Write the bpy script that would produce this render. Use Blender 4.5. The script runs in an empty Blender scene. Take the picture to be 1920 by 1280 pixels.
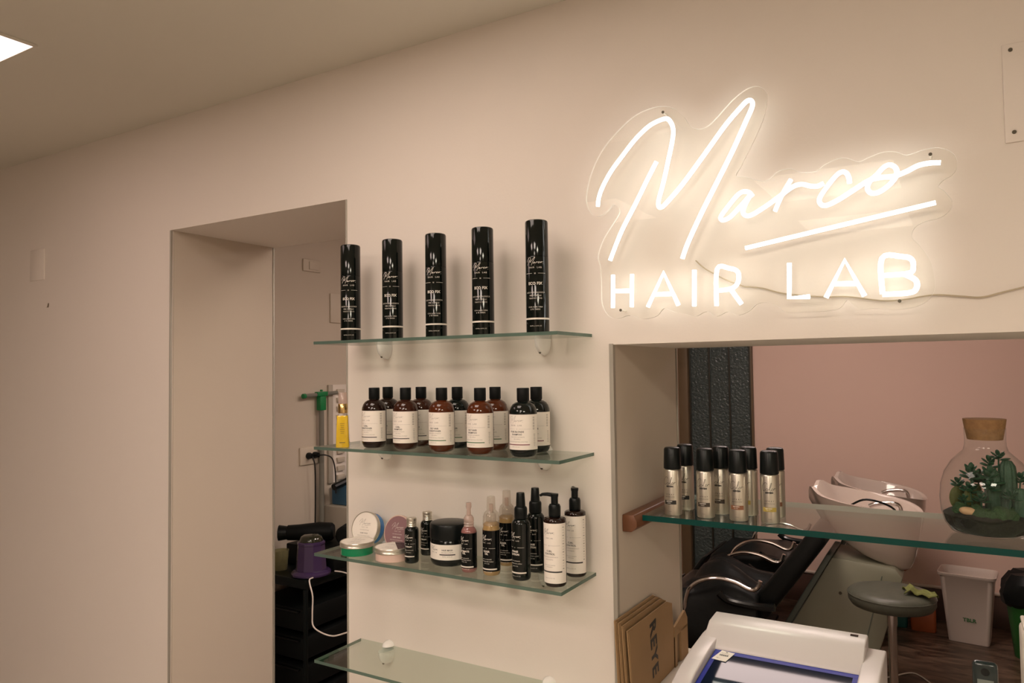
import bpy, bmesh, math, random
from mathutils import Vector, Matrix
R = math.radians
PI = math.pi
rnd = random.Random(7)
SC = bpy.context.scene
COL = SC.collection

# ---------------------------------------------------------------- camera
cd = bpy.data.cameras.new('camera')
cd.sensor_width = 36.0
cd.lens = 1382.72 / 1920 * 36
cd.clip_start = 0.02
cam = bpy.data.objects.new('camera', cd)
COL.objects.link(cam)
r_ = Vector((0.85790261, 0.51364474, -0.01312215)).normalized()
f_ = Vector((-0.51284029, 0.85757051, 0.03959369)).normalized()
u_ = r_.cross(f_).normalized()
cam.matrix_world = Matrix(((r_.x, u_.x, -f_.x, 0.0), (r_.y, u_.y, -f_.y, -1.6), (r_.z, u_.z, -f_.z, 1.55), (0, 0, 0, 1)))
SC.camera = cam
SC.view_settings.view_transform = 'Standard'
SC.view_settings.look = 'None'
SC.view_settings.gamma = 1
SC.view_settings.use_curve_mapping = False
SC.view_settings.exposure = 0.0
w = bpy.data.worlds.new('world')
SC.world = w
w.use_nodes = True
w.node_tree.nodes['Background'].inputs[0].default_value = (0.30, 0.24, 0.19, 1)
w.node_tree.nodes['Background'].inputs[1].default_value = 0.10

# light fixtures: square LED panels (x, y, size x, size y, radiance, colour)
PANELS = [(-2.431, -0.866, 0.60, 0.60, 2.8, (1.0, 0.74, 0.67)),
          (-1.15, -0.85, 0.60, 0.60, 7.5, (1.0, 0.82, 0.71)),
          (-1.80, -2.35, 0.60, 0.60, 15.5, (1.0, 0.79, 0.70)),
          (-0.50, -2.35, 0.60, 0.60, 20.0, (1.0, 0.85, 0.73)),
          (0.80, -2.35, 0.60, 0.60, 29.0, (1.0, 0.91, 0.73)),
          (-0.50, -3.55, 0.60, 0.60, 18.0, (1.0, 0.85, 0.72)),
          (-0.90, 1.05, 0.60, 0.60, 17.0, (1.0, 0.83, 0.70))]
BACK_PANEL = (-0.62, 2.15, 1.06, 0.21, 21.0, (1.0, 0.80, 0.74))
NEON_STRENGTH = 5.5
NEON_COL = (1.0, 0.97, 0.91)

# ---------------------------------------------------------------- materials
M = {}
def mat(name, col, rough=0.5, metal=0.0, coat=0.0, trans=0.0, noise=0.0, nscale=8.0, bump=0.0, bscale=60.0, bdist=0.004, ior=1.45, spec=0.5, alpha=1.0, subs=0.0):
    m = bpy.data.materials.new(name)
    m.use_nodes = True
    nt = m.node_tree
    b = nt.nodes['Principled BSDF']
    b.inputs['Base Color'].default_value = (*col, 1)
    b.inputs['Roughness'].default_value = rough
    b.inputs['Metallic'].default_value = metal
    b.inputs['Coat Weight'].default_value = coat
    b.inputs['Coat Roughness'].default_value = 0.04
    b.inputs['Transmission Weight'].default_value = trans
    b.inputs['IOR'].default_value = ior
    b.inputs['Specular IOR Level'].default_value = spec
    b.inputs['Alpha'].default_value = alpha
    if noise or bump:
        tc = nt.nodes.new('ShaderNodeTexCoord')
    if noise:
        n = nt.nodes.new('ShaderNodeTexNoise')
        n.inputs['Scale'].default_value = nscale
        n.inputs['Detail'].default_value = 4
        nt.links.new(tc.outputs['Object'], n.inputs['Vector'])
        mx = nt.nodes.new('ShaderNodeMix')
        mx.data_type = 'RGBA'
        mx.inputs[6].default_value = (*[c * (1 - noise) for c in col], 1)
        mx.inputs[7].default_value = (*[min(1, c * (1 + noise)) for c in col], 1)
        nt.links.new(n.outputs['Fac'], mx.inputs[0])
        nt.links.new(mx.outputs[2], b.inputs['Base Color'])
    if bump:
        n2 = nt.nodes.new('ShaderNodeTexNoise')
        n2.inputs['Scale'].default_value = bscale
        nt.links.new(tc.outputs['Object'], n2.inputs['Vector'])
        bp = nt.nodes.new('ShaderNodeBump')
        bp.inputs['Strength'].default_value = bump
        bp.inputs['Distance'].default_value = bdist
        nt.links.new(n2.outputs['Fac'], bp.inputs['Height'])
        nt.links.new(bp.outputs['Normal'], b.inputs['Normal'])
    M[name] = m
    return m

def glass(name, tint, ior=1.45, milk=0.0, milk_col=(0.8, 0.8, 0.8), rough=0.0):
    m = bpy.data.materials.new(name)
    m.use_nodes = True
    nt = m.node_tree
    nt.nodes.clear()
    out = nt.nodes.new('ShaderNodeOutputMaterial')
    t = nt.nodes.new('ShaderNodeBsdfTransparent')
    t.inputs[0].default_value = (*tint, 1)
    g = nt.nodes.new('ShaderNodeBsdfGlossy')
    g.inputs['Roughness'].default_value = rough
    lw = nt.nodes.new('ShaderNodeLayerWeight')
    lw.inputs['Blend'].default_value = 0.5
    pw = nt.nodes.new('ShaderNodeMath'); pw.operation = 'POWER'; pw.inputs[1].default_value = 5
    f = nt.nodes.new('ShaderNodeMath'); f.operation = 'MULTIPLY_ADD'
    f0 = ((ior - 1) / (ior + 1)) ** 2
    f.inputs[1].default_value = 0.9; f.inputs[2].default_value = f0
    nt.links.new(lw.outputs['Facing'], pw.inputs[0])
    nt.links.new(pw.outputs[0], f.inputs[0])
    mx = nt.nodes.new('ShaderNodeMixShader')
    nt.links.new(f.outputs[0], mx.inputs[0])
    src = t.outputs[0]
    if milk:
        d = nt.nodes.new('ShaderNodeBsdfTranslucent')
        d.inputs[0].default_value = (*milk_col, 1)
        d2 = nt.nodes.new('ShaderNodeBsdfDiffuse')
        d2.inputs[0].default_value = (*milk_col, 1)
        m0 = nt.nodes.new('ShaderNodeMixShader')
        nt.links.new(d.outputs[0], m0.inputs[1])
        nt.links.new(d2.outputs[0], m0.inputs[2])
        m1 = nt.nodes.new('ShaderNodeMixShader')
        m1.inputs[0].default_value = milk
        nt.links.new(t.outputs[0], m1.inputs[1])
        nt.links.new(m0.outputs[0], m1.inputs[2])
        src = m1.outputs[0]
    nt.links.new(src, mx.inputs[1])
    nt.links.new(g.outputs[0], mx.inputs[2])
    nt.links.new(mx.outputs[0], out.inputs[0])
    M[name] = m
    return m

def emit(name, col, s):
    m = bpy.data.materials.new(name)
    m.use_nodes = True
    nt = m.node_tree
    nt.nodes.clear()
    out = nt.nodes.new('ShaderNodeOutputMaterial')
    e = nt.nodes.new('ShaderNodeEmission')
    e.inputs[0].default_value = (*col, 1)
    e.inputs[1].default_value = s
    nt.links.new(e.outputs[0], out.inputs[0])
    M[name] = m
    return m

mat('wall_paint', (0.80, 0.73, 0.66), 0.75, noise=0.02, nscale=1.5, bump=0.06, bscale=160)
mat('ceiling_paint', (0.66, 0.62, 0.53), 0.9, noise=0.03, nscale=1.2)
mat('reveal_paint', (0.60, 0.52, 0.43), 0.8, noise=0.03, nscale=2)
mat('pink_paint', (0.76, 0.55, 0.46), 0.7, noise=0.04, nscale=1.2, bump=0.05, bscale=120)
mat('bead_metal', (0.42, 0.39, 0.33), 0.45, metal=0.3)
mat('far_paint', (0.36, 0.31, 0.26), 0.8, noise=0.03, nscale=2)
mat('floor_tile', (0.50, 0.45, 0.40), 0.45, noise=0.08, nscale=3)
mat('dark_tile', (0.10, 0.055, 0.04), 0.4, noise=0.3, nscale=6)
mat('pipe_white', (0.62, 0.52, 0.44), 0.4)
mat('white_plastic', (0.72, 0.66, 0.58), 0.32)
mat('plate_plastic', (0.62, 0.54, 0.44), 0.45)
mat('black_gloss', (0.004, 0.005, 0.005), 0.12, spec=0.4)
mat('black_can', (0.003, 0.005, 0.004), 0.07, spec=0.42)
mat('black_plastic', (0.004, 0.006, 0.006), 0.32, spec=0.3)
mat('black_matt', (0.004, 0.005, 0.005), 0.5, spec=0.2)
mat('black_cloth', (0.005, 0.006, 0.006), 0.45, bump=0.4, bscale=25, spec=0.25)
mat('black_leather', (0.005, 0.006, 0.006), 0.33, bump=0.1, bscale=150, spec=0.25)
mat('print_white', (0.80, 0.74, 0.66), 0.6)
mat('print_black', (0.03, 0.028, 0.026), 0.6)
mat('print_grey', (0.28, 0.25, 0.22), 0.6)
mat('print_green', (0.03, 0.14, 0.04), 0.6)
mat('print_red', (0.17, 0.02, 0.04), 0.6)
mat('label_paper', (0.86, 0.80, 0.72), 0.5, noise=0.02, nscale=20)
mat('amber_dark', (0.014, 0.005, 0.003), 0.08, coat=0.15)
mat('amber', (0.035, 0.009, 0.004), 0.08, coat=0.15, noise=0.25, nscale=20)
mat('amber_red', (0.075, 0.016, 0.004), 0.08, coat=0.15, noise=0.25, nscale=20)  # redder amber of the filled bottles
mat('black_bottle', (0.004, 0.006, 0.005), 0.08, spec=0.5)
mat('serum_oil', (0.70, 0.46, 0.02), 0.12, coat=0.6, noise=0.2, nscale=30)
mat('gold', (0.75, 0.52, 0.22), 0.22, metal=1.0)
mat('aluminium', (0.62, 0.58, 0.50), 0.30, metal=0.9)
mat('tin_metal', (0.70, 0.66, 0.58), 0.28, metal=0.85)
mat('chrome', (0.70, 0.68, 0.66), 0.12, metal=1.0)
mat('green_wax', (0.005, 0.22, 0.09), 0.15, coat=0.4)
mat('blue_wax', (0.01, 0.17, 0.50), 0.18, coat=0.4)
mat('pink_wax', (0.72, 0.52, 0.44), 0.2, coat=0.3)
mat('mauve_lid', (0.27, 0.15, 0.16), 0.35)
mat('pink_liquid', (0.26, 0.11, 0.10), 0.12, coat=0.5)
mat('oil_liquid', (0.34, 0.22, 0.09), 0.12, coat=0.5)
mat('bracket_plastic', (0.90, 0.88, 0.84), 0.2, coat=0.3)
mat('wood_bracket', (0.15, 0.058, 0.025), 0.4, noise=0.3, nscale=14)
mat('cork', (0.27, 0.145, 0.06), 0.85, noise=0.35, nscale=90, bump=0.5, bscale=200)
mat('soil', (0.016, 0.016, 0.010), 0.95, noise=0.5, nscale=120, bump=0.8, bscale=200)
mat('cactus', (0.035, 0.085, 0.05), 0.55, noise=0.3, nscale=60, bump=0.4, bscale=300)
mat('cactus_olive', (0.085, 0.095, 0.025), 0.6, noise=0.3, nscale=50, bump=0.4, bscale=300)
mat('leaf', (0.025, 0.075, 0.04), 0.35, noise=0.3, nscale=40)
mat('moss', (0.03, 0.07, 0.025), 0.9, noise=0.5, nscale=120, bump=1.0, bscale=250)
mat('pebble', (0.55, 0.36, 0.20), 0.7, noise=0.3, nscale=60)
mat('kraft', (0.33, 0.205, 0.10), 0.75, noise=0.10, nscale=12)
mat('kraft_dark', (0.20, 0.13, 0.07), 0.8)
mat('device_white', (0.70, 0.65, 0.64), 0.28, noise=0.02, nscale=5)
mat('device_lid', (0.006, 0.012, 0.030), 0.03, spec=0.075)
mat('device_blue', (0.012, 0.025, 0.30), 0.3, spec=0.08)
mat('basin_ceramic', (0.58, 0.49, 0.43), 0.10, coat=0.6)
mat('unit_cream', (0.27, 0.265, 0.20), 0.35, noise=0.05, nscale=3)
mat('unit_edge', (0.12, 0.14, 0.12), 0.35)
mat('stool_vinyl', (0.085, 0.088, 0.068), 0.42, noise=0.25, nscale=40, bump=0.15, bscale=90)
mat('cloth_green', (0.16, 0.17, 0.05), 0.9, noise=0.3, nscale=25)
mat('bin_plastic', (0.62, 0.52, 0.46), 0.38)
mat('green_plastic', (0.02, 0.10, 0.02), 0.4)
mat('orange_plastic', (0.36, 0.09, 0.03), 0.35)
mat('teal_plastic', (0.02, 0.10, 0.09), 0.4)
mat('door_bar', (0.022, 0.020, 0.012), 0.5)
mat('door_frame', (0.13, 0.085, 0.045), 0.5, noise=0.2, nscale=10)
mat('door_glass', (0.055, 0.072, 0.070), 0.24, noise=0.30, nscale=2.0, bump=0.9, bscale=55, bdist=0.011)
mat('purple', (0.045, 0.024, 0.078), 0.25, coat=0.2)
mat('smoked_lid', (0.02, 0.022, 0.012), 0.08, coat=0.5)
mat('cable_white', (0.78, 0.70, 0.64), 0.4)
mat('cable_black', (0.01, 0.01, 0.01), 0.4)
mat('cable_clear', (0.50, 0.42, 0.30), 0.4)
mat('mop_green', (0.01, 0.20, 0.06), 0.45)
mat('mop_pole', (0.20, 0.19, 0.16), 0.5)
mat('blue_box', (0.05, 0.13, 0.22), 0.35)
mat('cream_box', (0.45, 0.40, 0.33), 0.5)
mat('screen_grey', (0.20, 0.22, 0.20), 0.3)
mat('phone_black', (0.02, 0.03, 0.03), 0.22, coat=0.3)
mat('screw', (0.10, 0.085, 0.06), 0.5, metal=0.5)
mat('yellow_band', (0.42, 0.32, 0.07), 0.5)
mat('copper_band', (0.24, 0.10, 0.05), 0.5)
mat('brown_band', (0.05, 0.035, 0.025), 0.5)
mat('dark_band', (0.02, 0.02, 0.018), 0.5)
mat('plate_rim', (0.95, 0.92, 0.86), 0.5, trans=0.0)
mat('led_core', (0.9, 0.86, 0.8), 0.5)
mat('dark_slot', (0.015, 0.014, 0.012), 0.7)
glass('shelf_glass', (0.90, 0.94, 0.91))
glass('shelf_edge', (0.50, 0.62, 0.56), 1.5, milk=0.5, milk_col=(0.26, 0.36, 0.31))
glass('rear_glint', (0.75, 0.85, 0.82), 1.5, milk=0.7, milk_col=(0.75, 0.74, 0.70))  # white highlight on the shelf's rear edge, put into the colour
glass('thick_glass', (0.84, 0.92, 0.89))
glass('thick_edge', (0.03, 0.20, 0.17), 1.5, milk=0.8, milk_col=(0.004, 0.12, 0.105))
glass('acrylic', (0.985, 0.985, 0.975), 1.13)
glass('jar_glass', (0.95, 0.965, 0.955), 1.45)
glass('clear_cap', (0.90, 0.88, 0.85), 1.45, milk=0.18, milk_col=(0.85, 0.78, 0.70))
glass('frosted_cap', (0.9, 0.8, 0.76), 1.45, milk=0.45, milk_col=(0.85, 0.72, 0.66))
glass('cup_plastic', (0.8, 0.78, 0.6), 1.4, milk=0.35, milk_col=(0.5, 0.48, 0.32))
emit('neon', NEON_COL, NEON_STRENGTH)
for i, P in enumerate(PANELS):
    emit('panel_light_%d' % i, P[5], P[4])
emit('back_panel_light', BACK_PANEL[5], BACK_PANEL[4])

# dark marbled floor of the back room
def floor_mat():
    m = mat('floor_vinyl', (0.12, 0.07, 0.045), 0.32)
    nt = m.node_tree
    b = nt.nodes['Principled BSDF']
    tc = nt.nodes.new('ShaderNodeTexCoord')
    mp = nt.nodes.new('ShaderNodeMapping')
    mp.inputs['Scale'].default_value = (2.0, 7.0, 1)
    mp.inputs['Rotation'].default_value = (0, 0, 0.3)
    n = nt.nodes.new('ShaderNodeTexNoise')
    n.inputs['Scale'].default_value = 2.2
    n.inputs['Detail'].default_value = 8
    n.inputs['Distortion'].default_value = 1.6
    r = nt.nodes.new('ShaderNodeValToRGB')
    r.color_ramp.elements[0].position = 0.35
    r.color_ramp.elements[0].color = (0.035, 0.020, 0.012, 1)
    r.color_ramp.elements[1].position = 0.68
    r.color_ramp.elements[1].color = (0.19, 0.125, 0.085, 1)
    nt.links.new(tc.outputs['Object'], mp.inputs['Vector'])
    nt.links.new(mp.outputs[0], n.inputs['Vector'])
    nt.links.new(n.outputs['Fac'], r.inputs[0])
    nt.links.new(r.outputs[0], b.inputs['Base Color'])
floor_mat()

# ---------------------------------------------------------------- mesh helpers
class G:
    def __init__(s):
        s.v = []; s.f = []; s.m = []
    def add(s, vs, fs, mi=0):
        o = len(s.v)
        s.v += [tuple(p) for p in vs]
        s.f += [tuple(i + o for i in q) for q in fs]
        s.m += [mi] * len(fs)
        return s
    def box(s, x0, x1, y0, y1, z0, z1, mi=0):
        return s.add([(x0, y0, z0), (x1, y0, z0), (x1, y1, z0), (x0, y1, z0), (x0, y0, z1), (x1, y0, z1), (x1, y1, z1), (x0, y1, z1)],
                     [(0, 3, 2, 1), (4, 5, 6, 7), (0, 1, 5, 4), (1, 2, 6, 5), (2, 3, 7, 6), (3, 0, 4, 7)], mi)
    def lathe(s, prof, n=28, mi=0, c=(0, 0, 0), sx=1.0, sy=1.0, rib=0.0, ribs=0):
        vs = []; fs = []; rows = []
        for (r, z) in prof:
            if r <= 1e-6:
                rows.append([len(vs)]); vs.append((c[0], c[1], c[2] + z))
            else:
                row = []
                for i in range(n):
                    a = 2 * PI * i / n
                    rr = r * (1 + (rib * math.cos(ribs * a) if ribs else 0))
                    row.append(len(vs)); vs.append((c[0] + rr * sx * math.cos(a), c[1] + rr * sy * math.sin(a), c[2] + z))
                rows.append(row)
        for a, b in zip(rows, rows[1:]):
            if len(a) == 1 and len(b) == 1: continue
            for i in range(n):
                j = (i + 1) % n
                if len(a) == 1: fs.append((a[0], b[j], b[i])[::-1] if False else (a[0], b[i], b[j])[::-1])
                elif len(b) == 1: fs.append((a[i], a[j], b[0]))
                else: fs.append((a[i], a[j], b[j], b[i]))
        return s.add(vs, fs, mi)
    def tube(s, pts, r, n=8, closed=False, mi=0, caps=True):
        P = [Vector(p) for p in pts]
        rad = r if isinstance(r, (list, tuple)) else [r] * len(P)
        vs = []; fs = []
        nrm = None; N = len(P)
        for i in range(N):
            if closed: t = P[(i + 1) % N] - P[i - 1]
            else: t = P[min(i + 1, N - 1)] - P[max(i - 1, 0)]
            t.normalize()
            if nrm is None:
                nrm = t.orthogonal().normalized()
            else:
                nrm = (nrm - t * nrm.dot(t))
                nrm = nrm.normalized() if nrm.length > 1e-6 else t.orthogonal().normalized()
            b = t.cross(nrm)
            for k in range(n):
                a = 2 * PI * k / n
                vs.append(P[i] + (nrm * math.cos(a) + b * math.sin(a)) * rad[i])
        rng = N if closed else N - 1
        for i in range(rng):
            for k in range(n):
                k2 = (k + 1) % n; i2 = (i + 1) % N
                fs.append((i * n + k, i * n + k2, i2 * n + k2, i2 * n + k))
        if caps and not closed:
            fs.append(tuple(range(n))[::-1]); fs.append(tuple(range((N - 1) * n, N * n)))
        return s.add(vs, fs, mi)
    def prism(s, poly, axis, a, b, mi=0):
        n = len(poly)
        def P(u, v, w):
            return {'x': (w, u, v), 'y': (u, w, v), 'z': (u, v, w)}[axis]
        vs = [P(u, v, a) for u, v in poly] + [P(u, v, b) for u, v in poly]
        fs = [tuple(range(n))[::-1], tuple(range(n, 2 * n))] + [(i, (i + 1) % n, n + (i + 1) % n, n + i) for i in range(n)]
        return s.add(vs, fs, mi)
    def ell(s, c, rx, ry, rz, n=16, m=10, mi=0, rot=None):
        vs = []; fs = []
        g = G().lathe([(math.sin(PI * k / m) if 0 < k < m else 0, -math.cos(PI * k / m)) for k in range(m + 1)], n)
        for p in g.v:
            q = Vector((p[0] * rx, p[1] * ry, p[2] * rz))
            if rot: q = rot @ q
            vs.append(q + Vector(c))
        return s.add(vs, g.f, mi)

def tagit(o, label=None, cat=None, group=None, kind=None):
    if label: o['label'] = label
    if cat: o['category'] = cat
    if group: o['group'] = group
    if kind: o['kind'] = kind
    return o

def link(name, me, parent=None):
    o = bpy.data.objects.new(name, me)
    COL.objects.link(o)
    if parent: o.parent = parent
    return o

def build(name, g, mats, parent=None, bevel=0.0, seg=2, ang=35, recalc=True):
    me = bpy.data.meshes.new(name)
    me.from_pydata(g.v, [], g.f)
    for i, mi in enumerate(g.m): me.polygons[i].material_index = mi
    if isinstance(mats, str): mats = [mats]
    for k in mats: me.materials.append(M[k])
    if bevel or recalc:
        bm = bmesh.new(); bm.from_mesh(me)
        if recalc: bmesh.ops.recalc_face_normals(bm, faces=bm.faces)
        if bevel:
            ed = [e for e in bm.edges if len(e.link_faces) == 2 and e.calc_face_angle(0) > R(25)]
            bmesh.ops.bevel(bm, geom=ed, offset=bevel, segments=seg, profile=0.5, affect='EDGES', clamp_overlap=True)
        bm.to_mesh(me); bm.free()
    me.polygons.foreach_set('use_smooth', [True] * len(me.polygons))
    me.set_sharp_from_angle(angle=R(ang))
    me.update()
    return link(name, me, parent)

def empty(name, loc=(0, 0, 0), rz=0.0, label=None, cat=None, group=None, rx=0.0):
    o = bpy.data.objects.new(name, None)
    COL.objects.link(o)
    o.location = loc; o.rotation_euler = (rx, 0, rz)
    o.empty_display_size = 0.05
    return tagit(o, label, cat, group)

def copy_tree(o, parent=None):
    c = o.copy(); COL.objects.link(c)
    c.parent = parent
    for ch in list(o.children): copy_tree(ch, c)
    return c

def smooth(pts, k=6, closed=False):
    P = [Vector(p) for p in pts]
    N = len(P)
    if N < 3 and not closed: return P
    out = []
    rng = N if closed else N - 1
    for i in range(rng):
        if closed: a, b, c, d = P[i - 1], P[i], P[(i + 1) % N], P[(i + 2) % N]
        else: a, b, c, d = P[max(i - 1, 0)], P[i], P[i + 1], P[min(i + 2, N - 1)]
        for j in range(k):
            t = j / k
            out.append(0.5 * ((2 * b) + (c - a) * t + (2 * a - 5 * b + 4 * c - d) * t * t + (3 * b - a - 3 * c + d) * t ** 3))
    if not closed: out.append(P[-1])
    return out

# flat lettering: text to 2-D mesh, and pen strokes to 2-D ribbons
_tc = {}
def text2d(s, size, bold=0.0, align='CENTER', spacing=1.0):
    key = (s, size, bold, align, spacing)
    if key not in _tc:
        cu = bpy.data.curves.new('lettering', 'FONT')
        cu.body = s; cu.size = size; cu.align_x = align; cu.resolution_u = 2; cu.offset = bold
        cu.space_character = spacing
        o = bpy.data.objects.new('lettering', cu)
        COL.objects.link(o)
        dg = bpy.context.evaluated_depsgraph_get()
        me = bpy.data.meshes.new_from_object(o.evaluated_get(dg))
        _tc[key] = ([(v.co.x, v.co.y) for v in me.vertices], [tuple(p.vertices) for p in me.polygons])
        bpy.data.objects.remove(o); bpy.data.curves.remove(cu); bpy.data.meshes.remove(me)
    return _tc[key]

def ribbon2d(pts, w):
    P = [Vector(p) for p in pts]
    vs = []; fs = []
    for i in range(len(P)):
        t = (P[min(i + 1, len(P) - 1)] - P[max(i - 1, 0)]).normalized()
        n = Vector((-t.y, t.x)) * w / 2
        vs += [tuple(P[i] + n), tuple(P[i] - n)]
    for i in range(len(P) - 1): fs.append((2 * i, 2 * i + 1, 2 * i + 3, 2 * i + 2))
    return vs, fs

def onto_cyl(g, shape, r, phi, z, dx=0.0, mi=0):
    vs, fs = shape
    g.add([(r * math.sin(phi + (x + dx) / r), -r * math.cos(phi + (x + dx) / r), z + y) for x, y in vs], fs, mi)

def rect2d(w, h, n=8):
    vs = []; fs = []
    for i in range(n + 1):
        x = -w / 2 + w * i / n
        vs += [(x, -h / 2), (x, h / 2)]
    for i in range(n): fs.append((2 * i, 2 * i + 2, 2 * i + 3, 2 * i + 1))
    return vs, fs

def onto_plane(g, shape, fn, mi=0):
    vs, fs = shape
    g.add([fn(x, y) for x, y in vs], fs, mi)
NEON = {
  'M1': [(-698,1929),(-695,1949),(-685,1973),(-664,2005),(-637,2035),(-604,2069),(-572,2093),(-547,2102),(-528,2103),(-518,2091),(-514,2074),(-517,2050),(-528,2005),(-540,1959),(-551,1924),(-551,1910),(-544,1908),(-533,1916),(-496,1952),(-447,2009),(-400,2065),(-366,2098),(-353,2108),(-344,2105),(-344,2093),(-356,2068),(-385,2010),(-420,1947),(-456,1883),(-487,1822),(-500,1789)],
  'M2': [(-554,2011),(-575,1976),(-607,1920),(-641,1863),(-670,1800)],
  'a': [(-348,1906),(-355,1915),(-367,1918),(-379,1912),(-396,1894),(-412,1875),(-415,1867),(-409,1863),(-395,1868),(-374,1887),(-358,1903),(-352,1909),(-362,1893),(-368,1877),(-364,1868),(-351,1867),(-321,1882),(-292,1900),(-267,1915),(-250,1917),(-237,1912),(-223,1909),(-210,1913)],
  'r': [(-271,1930),(-288,1903),(-297,1885),(-304,1869)],
  'c': [(-163,1907),(-164,1917),(-168,1927),(-176,1931),(-187,1925),(-202,1908),(-216,1889),(-219,1879),(-215,1871),(-205,1869),(-184,1877),(-155,1893),(-129,1907),(-107,1910),(-87,1909),(-65,1915),(-46,1923),(-27,1925),(-9,1923)],
  'o': [(-114,1917),(-104,1928),(-93,1932),(-83,1925),(-81,1912),(-90,1898),(-105,1886),(-118,1881),(-128,1884),(-132,1894),(-127,1906),(-114,1917)],
  'under': [(-365,1799),(-19,1850)],
  'H1': [(-663,1766),(-665,1691)],
  'H2': [(-617,1764),(-619,1690)],
  'H3': [(-664,1729),(-618,1727)],
  'A1': [(-581,1688),(-543,1762),(-511,1688)],
  'A2': [(-567,1715),(-524,1714)],
  'I': [(-474,1762),(-476,1684)],
  'R1': [(-428,1682),(-425,1760),(-398,1759),(-383,1752),(-380,1738),(-385,1724),(-398,1716),(-426,1714)],
  'R2': [(-398,1716),(-376,1683)],
  'L': [(-279,1760),(-281,1690),(-242,1690)],
  'B_A1': [(-212,1686),(-176,1757),(-143,1685)],
  'B_A2': [(-196,1712),(-157,1710)],
  'B1': [(-112,1687),(-111,1755),(-77,1755),(-62,1749),(-59,1735),(-66,1723),(-110,1722)],
  'B2': [(-73,1721),(-56,1709),(-55,1694),(-67,1686),(-112,1686)],
}
PLATE = [(-731,1950),(-719,2005),(-690,2058),(-647,2100),(-601,2129),(-553,2137),(-517,2127),(-492,2102),(-480,2081),(-460,2069),(-437,2074),(-414,2093),(-385,2119),(-356,2136),(-334,2137),(-318,2123),(-316,2102),(-325,2065),(-348,2018),(-371,1977),(-383,1956),(-361,1949),(-329,1936),(-313,1940),(-297,1952),(-273,1954),(-255,1944),(-225,1941),(-210,1951),(-185,1960),(-166,1958),(-147,1948),(-128,1954),(-104,1960),(-82,1957),(-64,1948),(-37,1953),(-11,1953),(10,1940),(17,1921),(11,1902),(-6,1892),(-14,1881),(-4,1870),(7,1850),(2,1834),(-14,1823),(-37,1819),(-55,1809),(-60,1791),(-47,1773),(-33,1748),(-27,1723),(-26,1693),(-37,1672),(-59,1660),(-91,1657),(-127,1661),(-150,1660),(-164,1669),(-175,1680),(-188,1665),(-208,1661),(-248,1660),(-289,1662),(-304,1674),(-325,1684),(-346,1682),(-363,1668),(-385,1661),(-407,1669),(-430,1661),(-452,1672),(-476,1663),(-499,1669),(-523,1675),(-547,1684),(-564,1668),(-598,1663),(-627,1673),(-656,1667),(-679,1674),(-695,1702),(-696,1751),(-698,1789),(-703,1814),(-689,1851),(-664,1885),(-648,1908),(-650,1923),(-663,1930),(-677,1918),(-697,1908),(-718,1917)]
SIGN_WIRE = [(-377,1722),(-339,1716),(-296,1702),(-225,1691),(-176,1688),(-119,1677),(-82,1676),(-29,1682),(14,1677),(47,1673),(80,1680),(120,1689)]
SIGN_BOLTS = [(-539,2122),(-25,1943),(-649,1685),(-84,1672)]

# ================================================================ the setting
def struct(name, g, m, parent=None, **k):
    o = build(name, g, m, parent, **k)
    if parent is None: o['kind'] = 'structure'
    return o
T = 0.46          # thickness of the dividing wall
XD0, XD1, ZD = -2.353, -1.517, 2.06      # doorway
XN, XN1, ZN, ZS = -0.685, 1.15, 1.608, 0.765   # pass-through niche
ZC = 2.458
g = G()
g.box(-5.2, XD0, 0, T, 0, ZC); g.box(XD0, XD1, 0, T, ZD, ZC); g.box(XD1, XN, 0, T, 0, ZC)
g.box(XN, XN1, 0, T, ZN, ZC); g.box(XN, XN1, 0, T, 0, ZS - 0.03); g.box(XN1, 2.2, 0, T, 0, ZC)
struct('wall_front', g, 'wall_paint', recalc=False)
struct('ceiling', G().box(-5.2, 2.2, -4.0, 3.8, ZC, ZC + 0.1), 'ceiling_paint')
struct('floor', G().box(-5.2, 2.2, -4.0, T * .5, -0.1, 0), 'floor_tile')
struct('floor_back', G().box(-5.2, 2.2, T * .5, 3.8, -0.1, 0), 'floor_vinyl')
struct('wall_left', G().box(-5.3, -5.2, -4.0, T, 0, ZC), 'far_paint')
struct('wall_right', G().box(2.2, 2.3, -4.0, 3.8, 0, ZC), 'wall_paint')
struct('wall_rear', G().box(-5.3, 2.3, -4.1, -4.0, 0, ZC), 'far_paint')
struct('wall_back', G().box(-2.95, 2.3, 3.65, 3.8, 0, ZC), 'pink_paint')
struct('wall_side', G().box(-2.85, -2.75, T, 3.65, 0, ZC), 'reveal_paint')
# painted reveals of the doorway and of the pass-through are a duller cream
g = G().box(XD0 - 0.001, XD0 + 0.003, 0.012, T - 0.012, 0, ZD)
struct('trim_1', g, 'reveal_paint')
g = G().box(XN - 0.001, XN + 0.003, 0.012, T - 0.012, ZS, ZN)
struct('trim_2', g, 'reveal_paint')
# steel corner beads
def bead(n, x, y, z0, z1, sx, sy):
    g = G()
    g.prism([(x, y), (x + sx * 0.006, y), (x + sx * 0.006, y + sy * 0.008), (x, y + sy * 0.008)], 'z', z0, z1)
    struct('trim_%d' % n, g, 'bead_metal', bevel=0.0015)
bead(3, XD0 - 0.0015, -0.0025, 0, ZD + 0.0, 1, 1)
bead(4, XD1 + 0.0015, -0.0025, 0, ZD, -1, 1)
g = G(); g.box(XN - 0.006, XN + 0.004, -0.003, 0.004, ZS, ZN + 0.002); g.box(XN + 0.0005, XN + 0.004, 0.004, 0.010, ZS, ZN)
struct('trim_5', g, 'bead_metal')
bead(6, XD0 - 0.001, T - 0.006, 0, ZD, 1, 1)
bead(7, XN - 0.001, T - 0.006, ZS, ZN, 1, 1)
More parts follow.
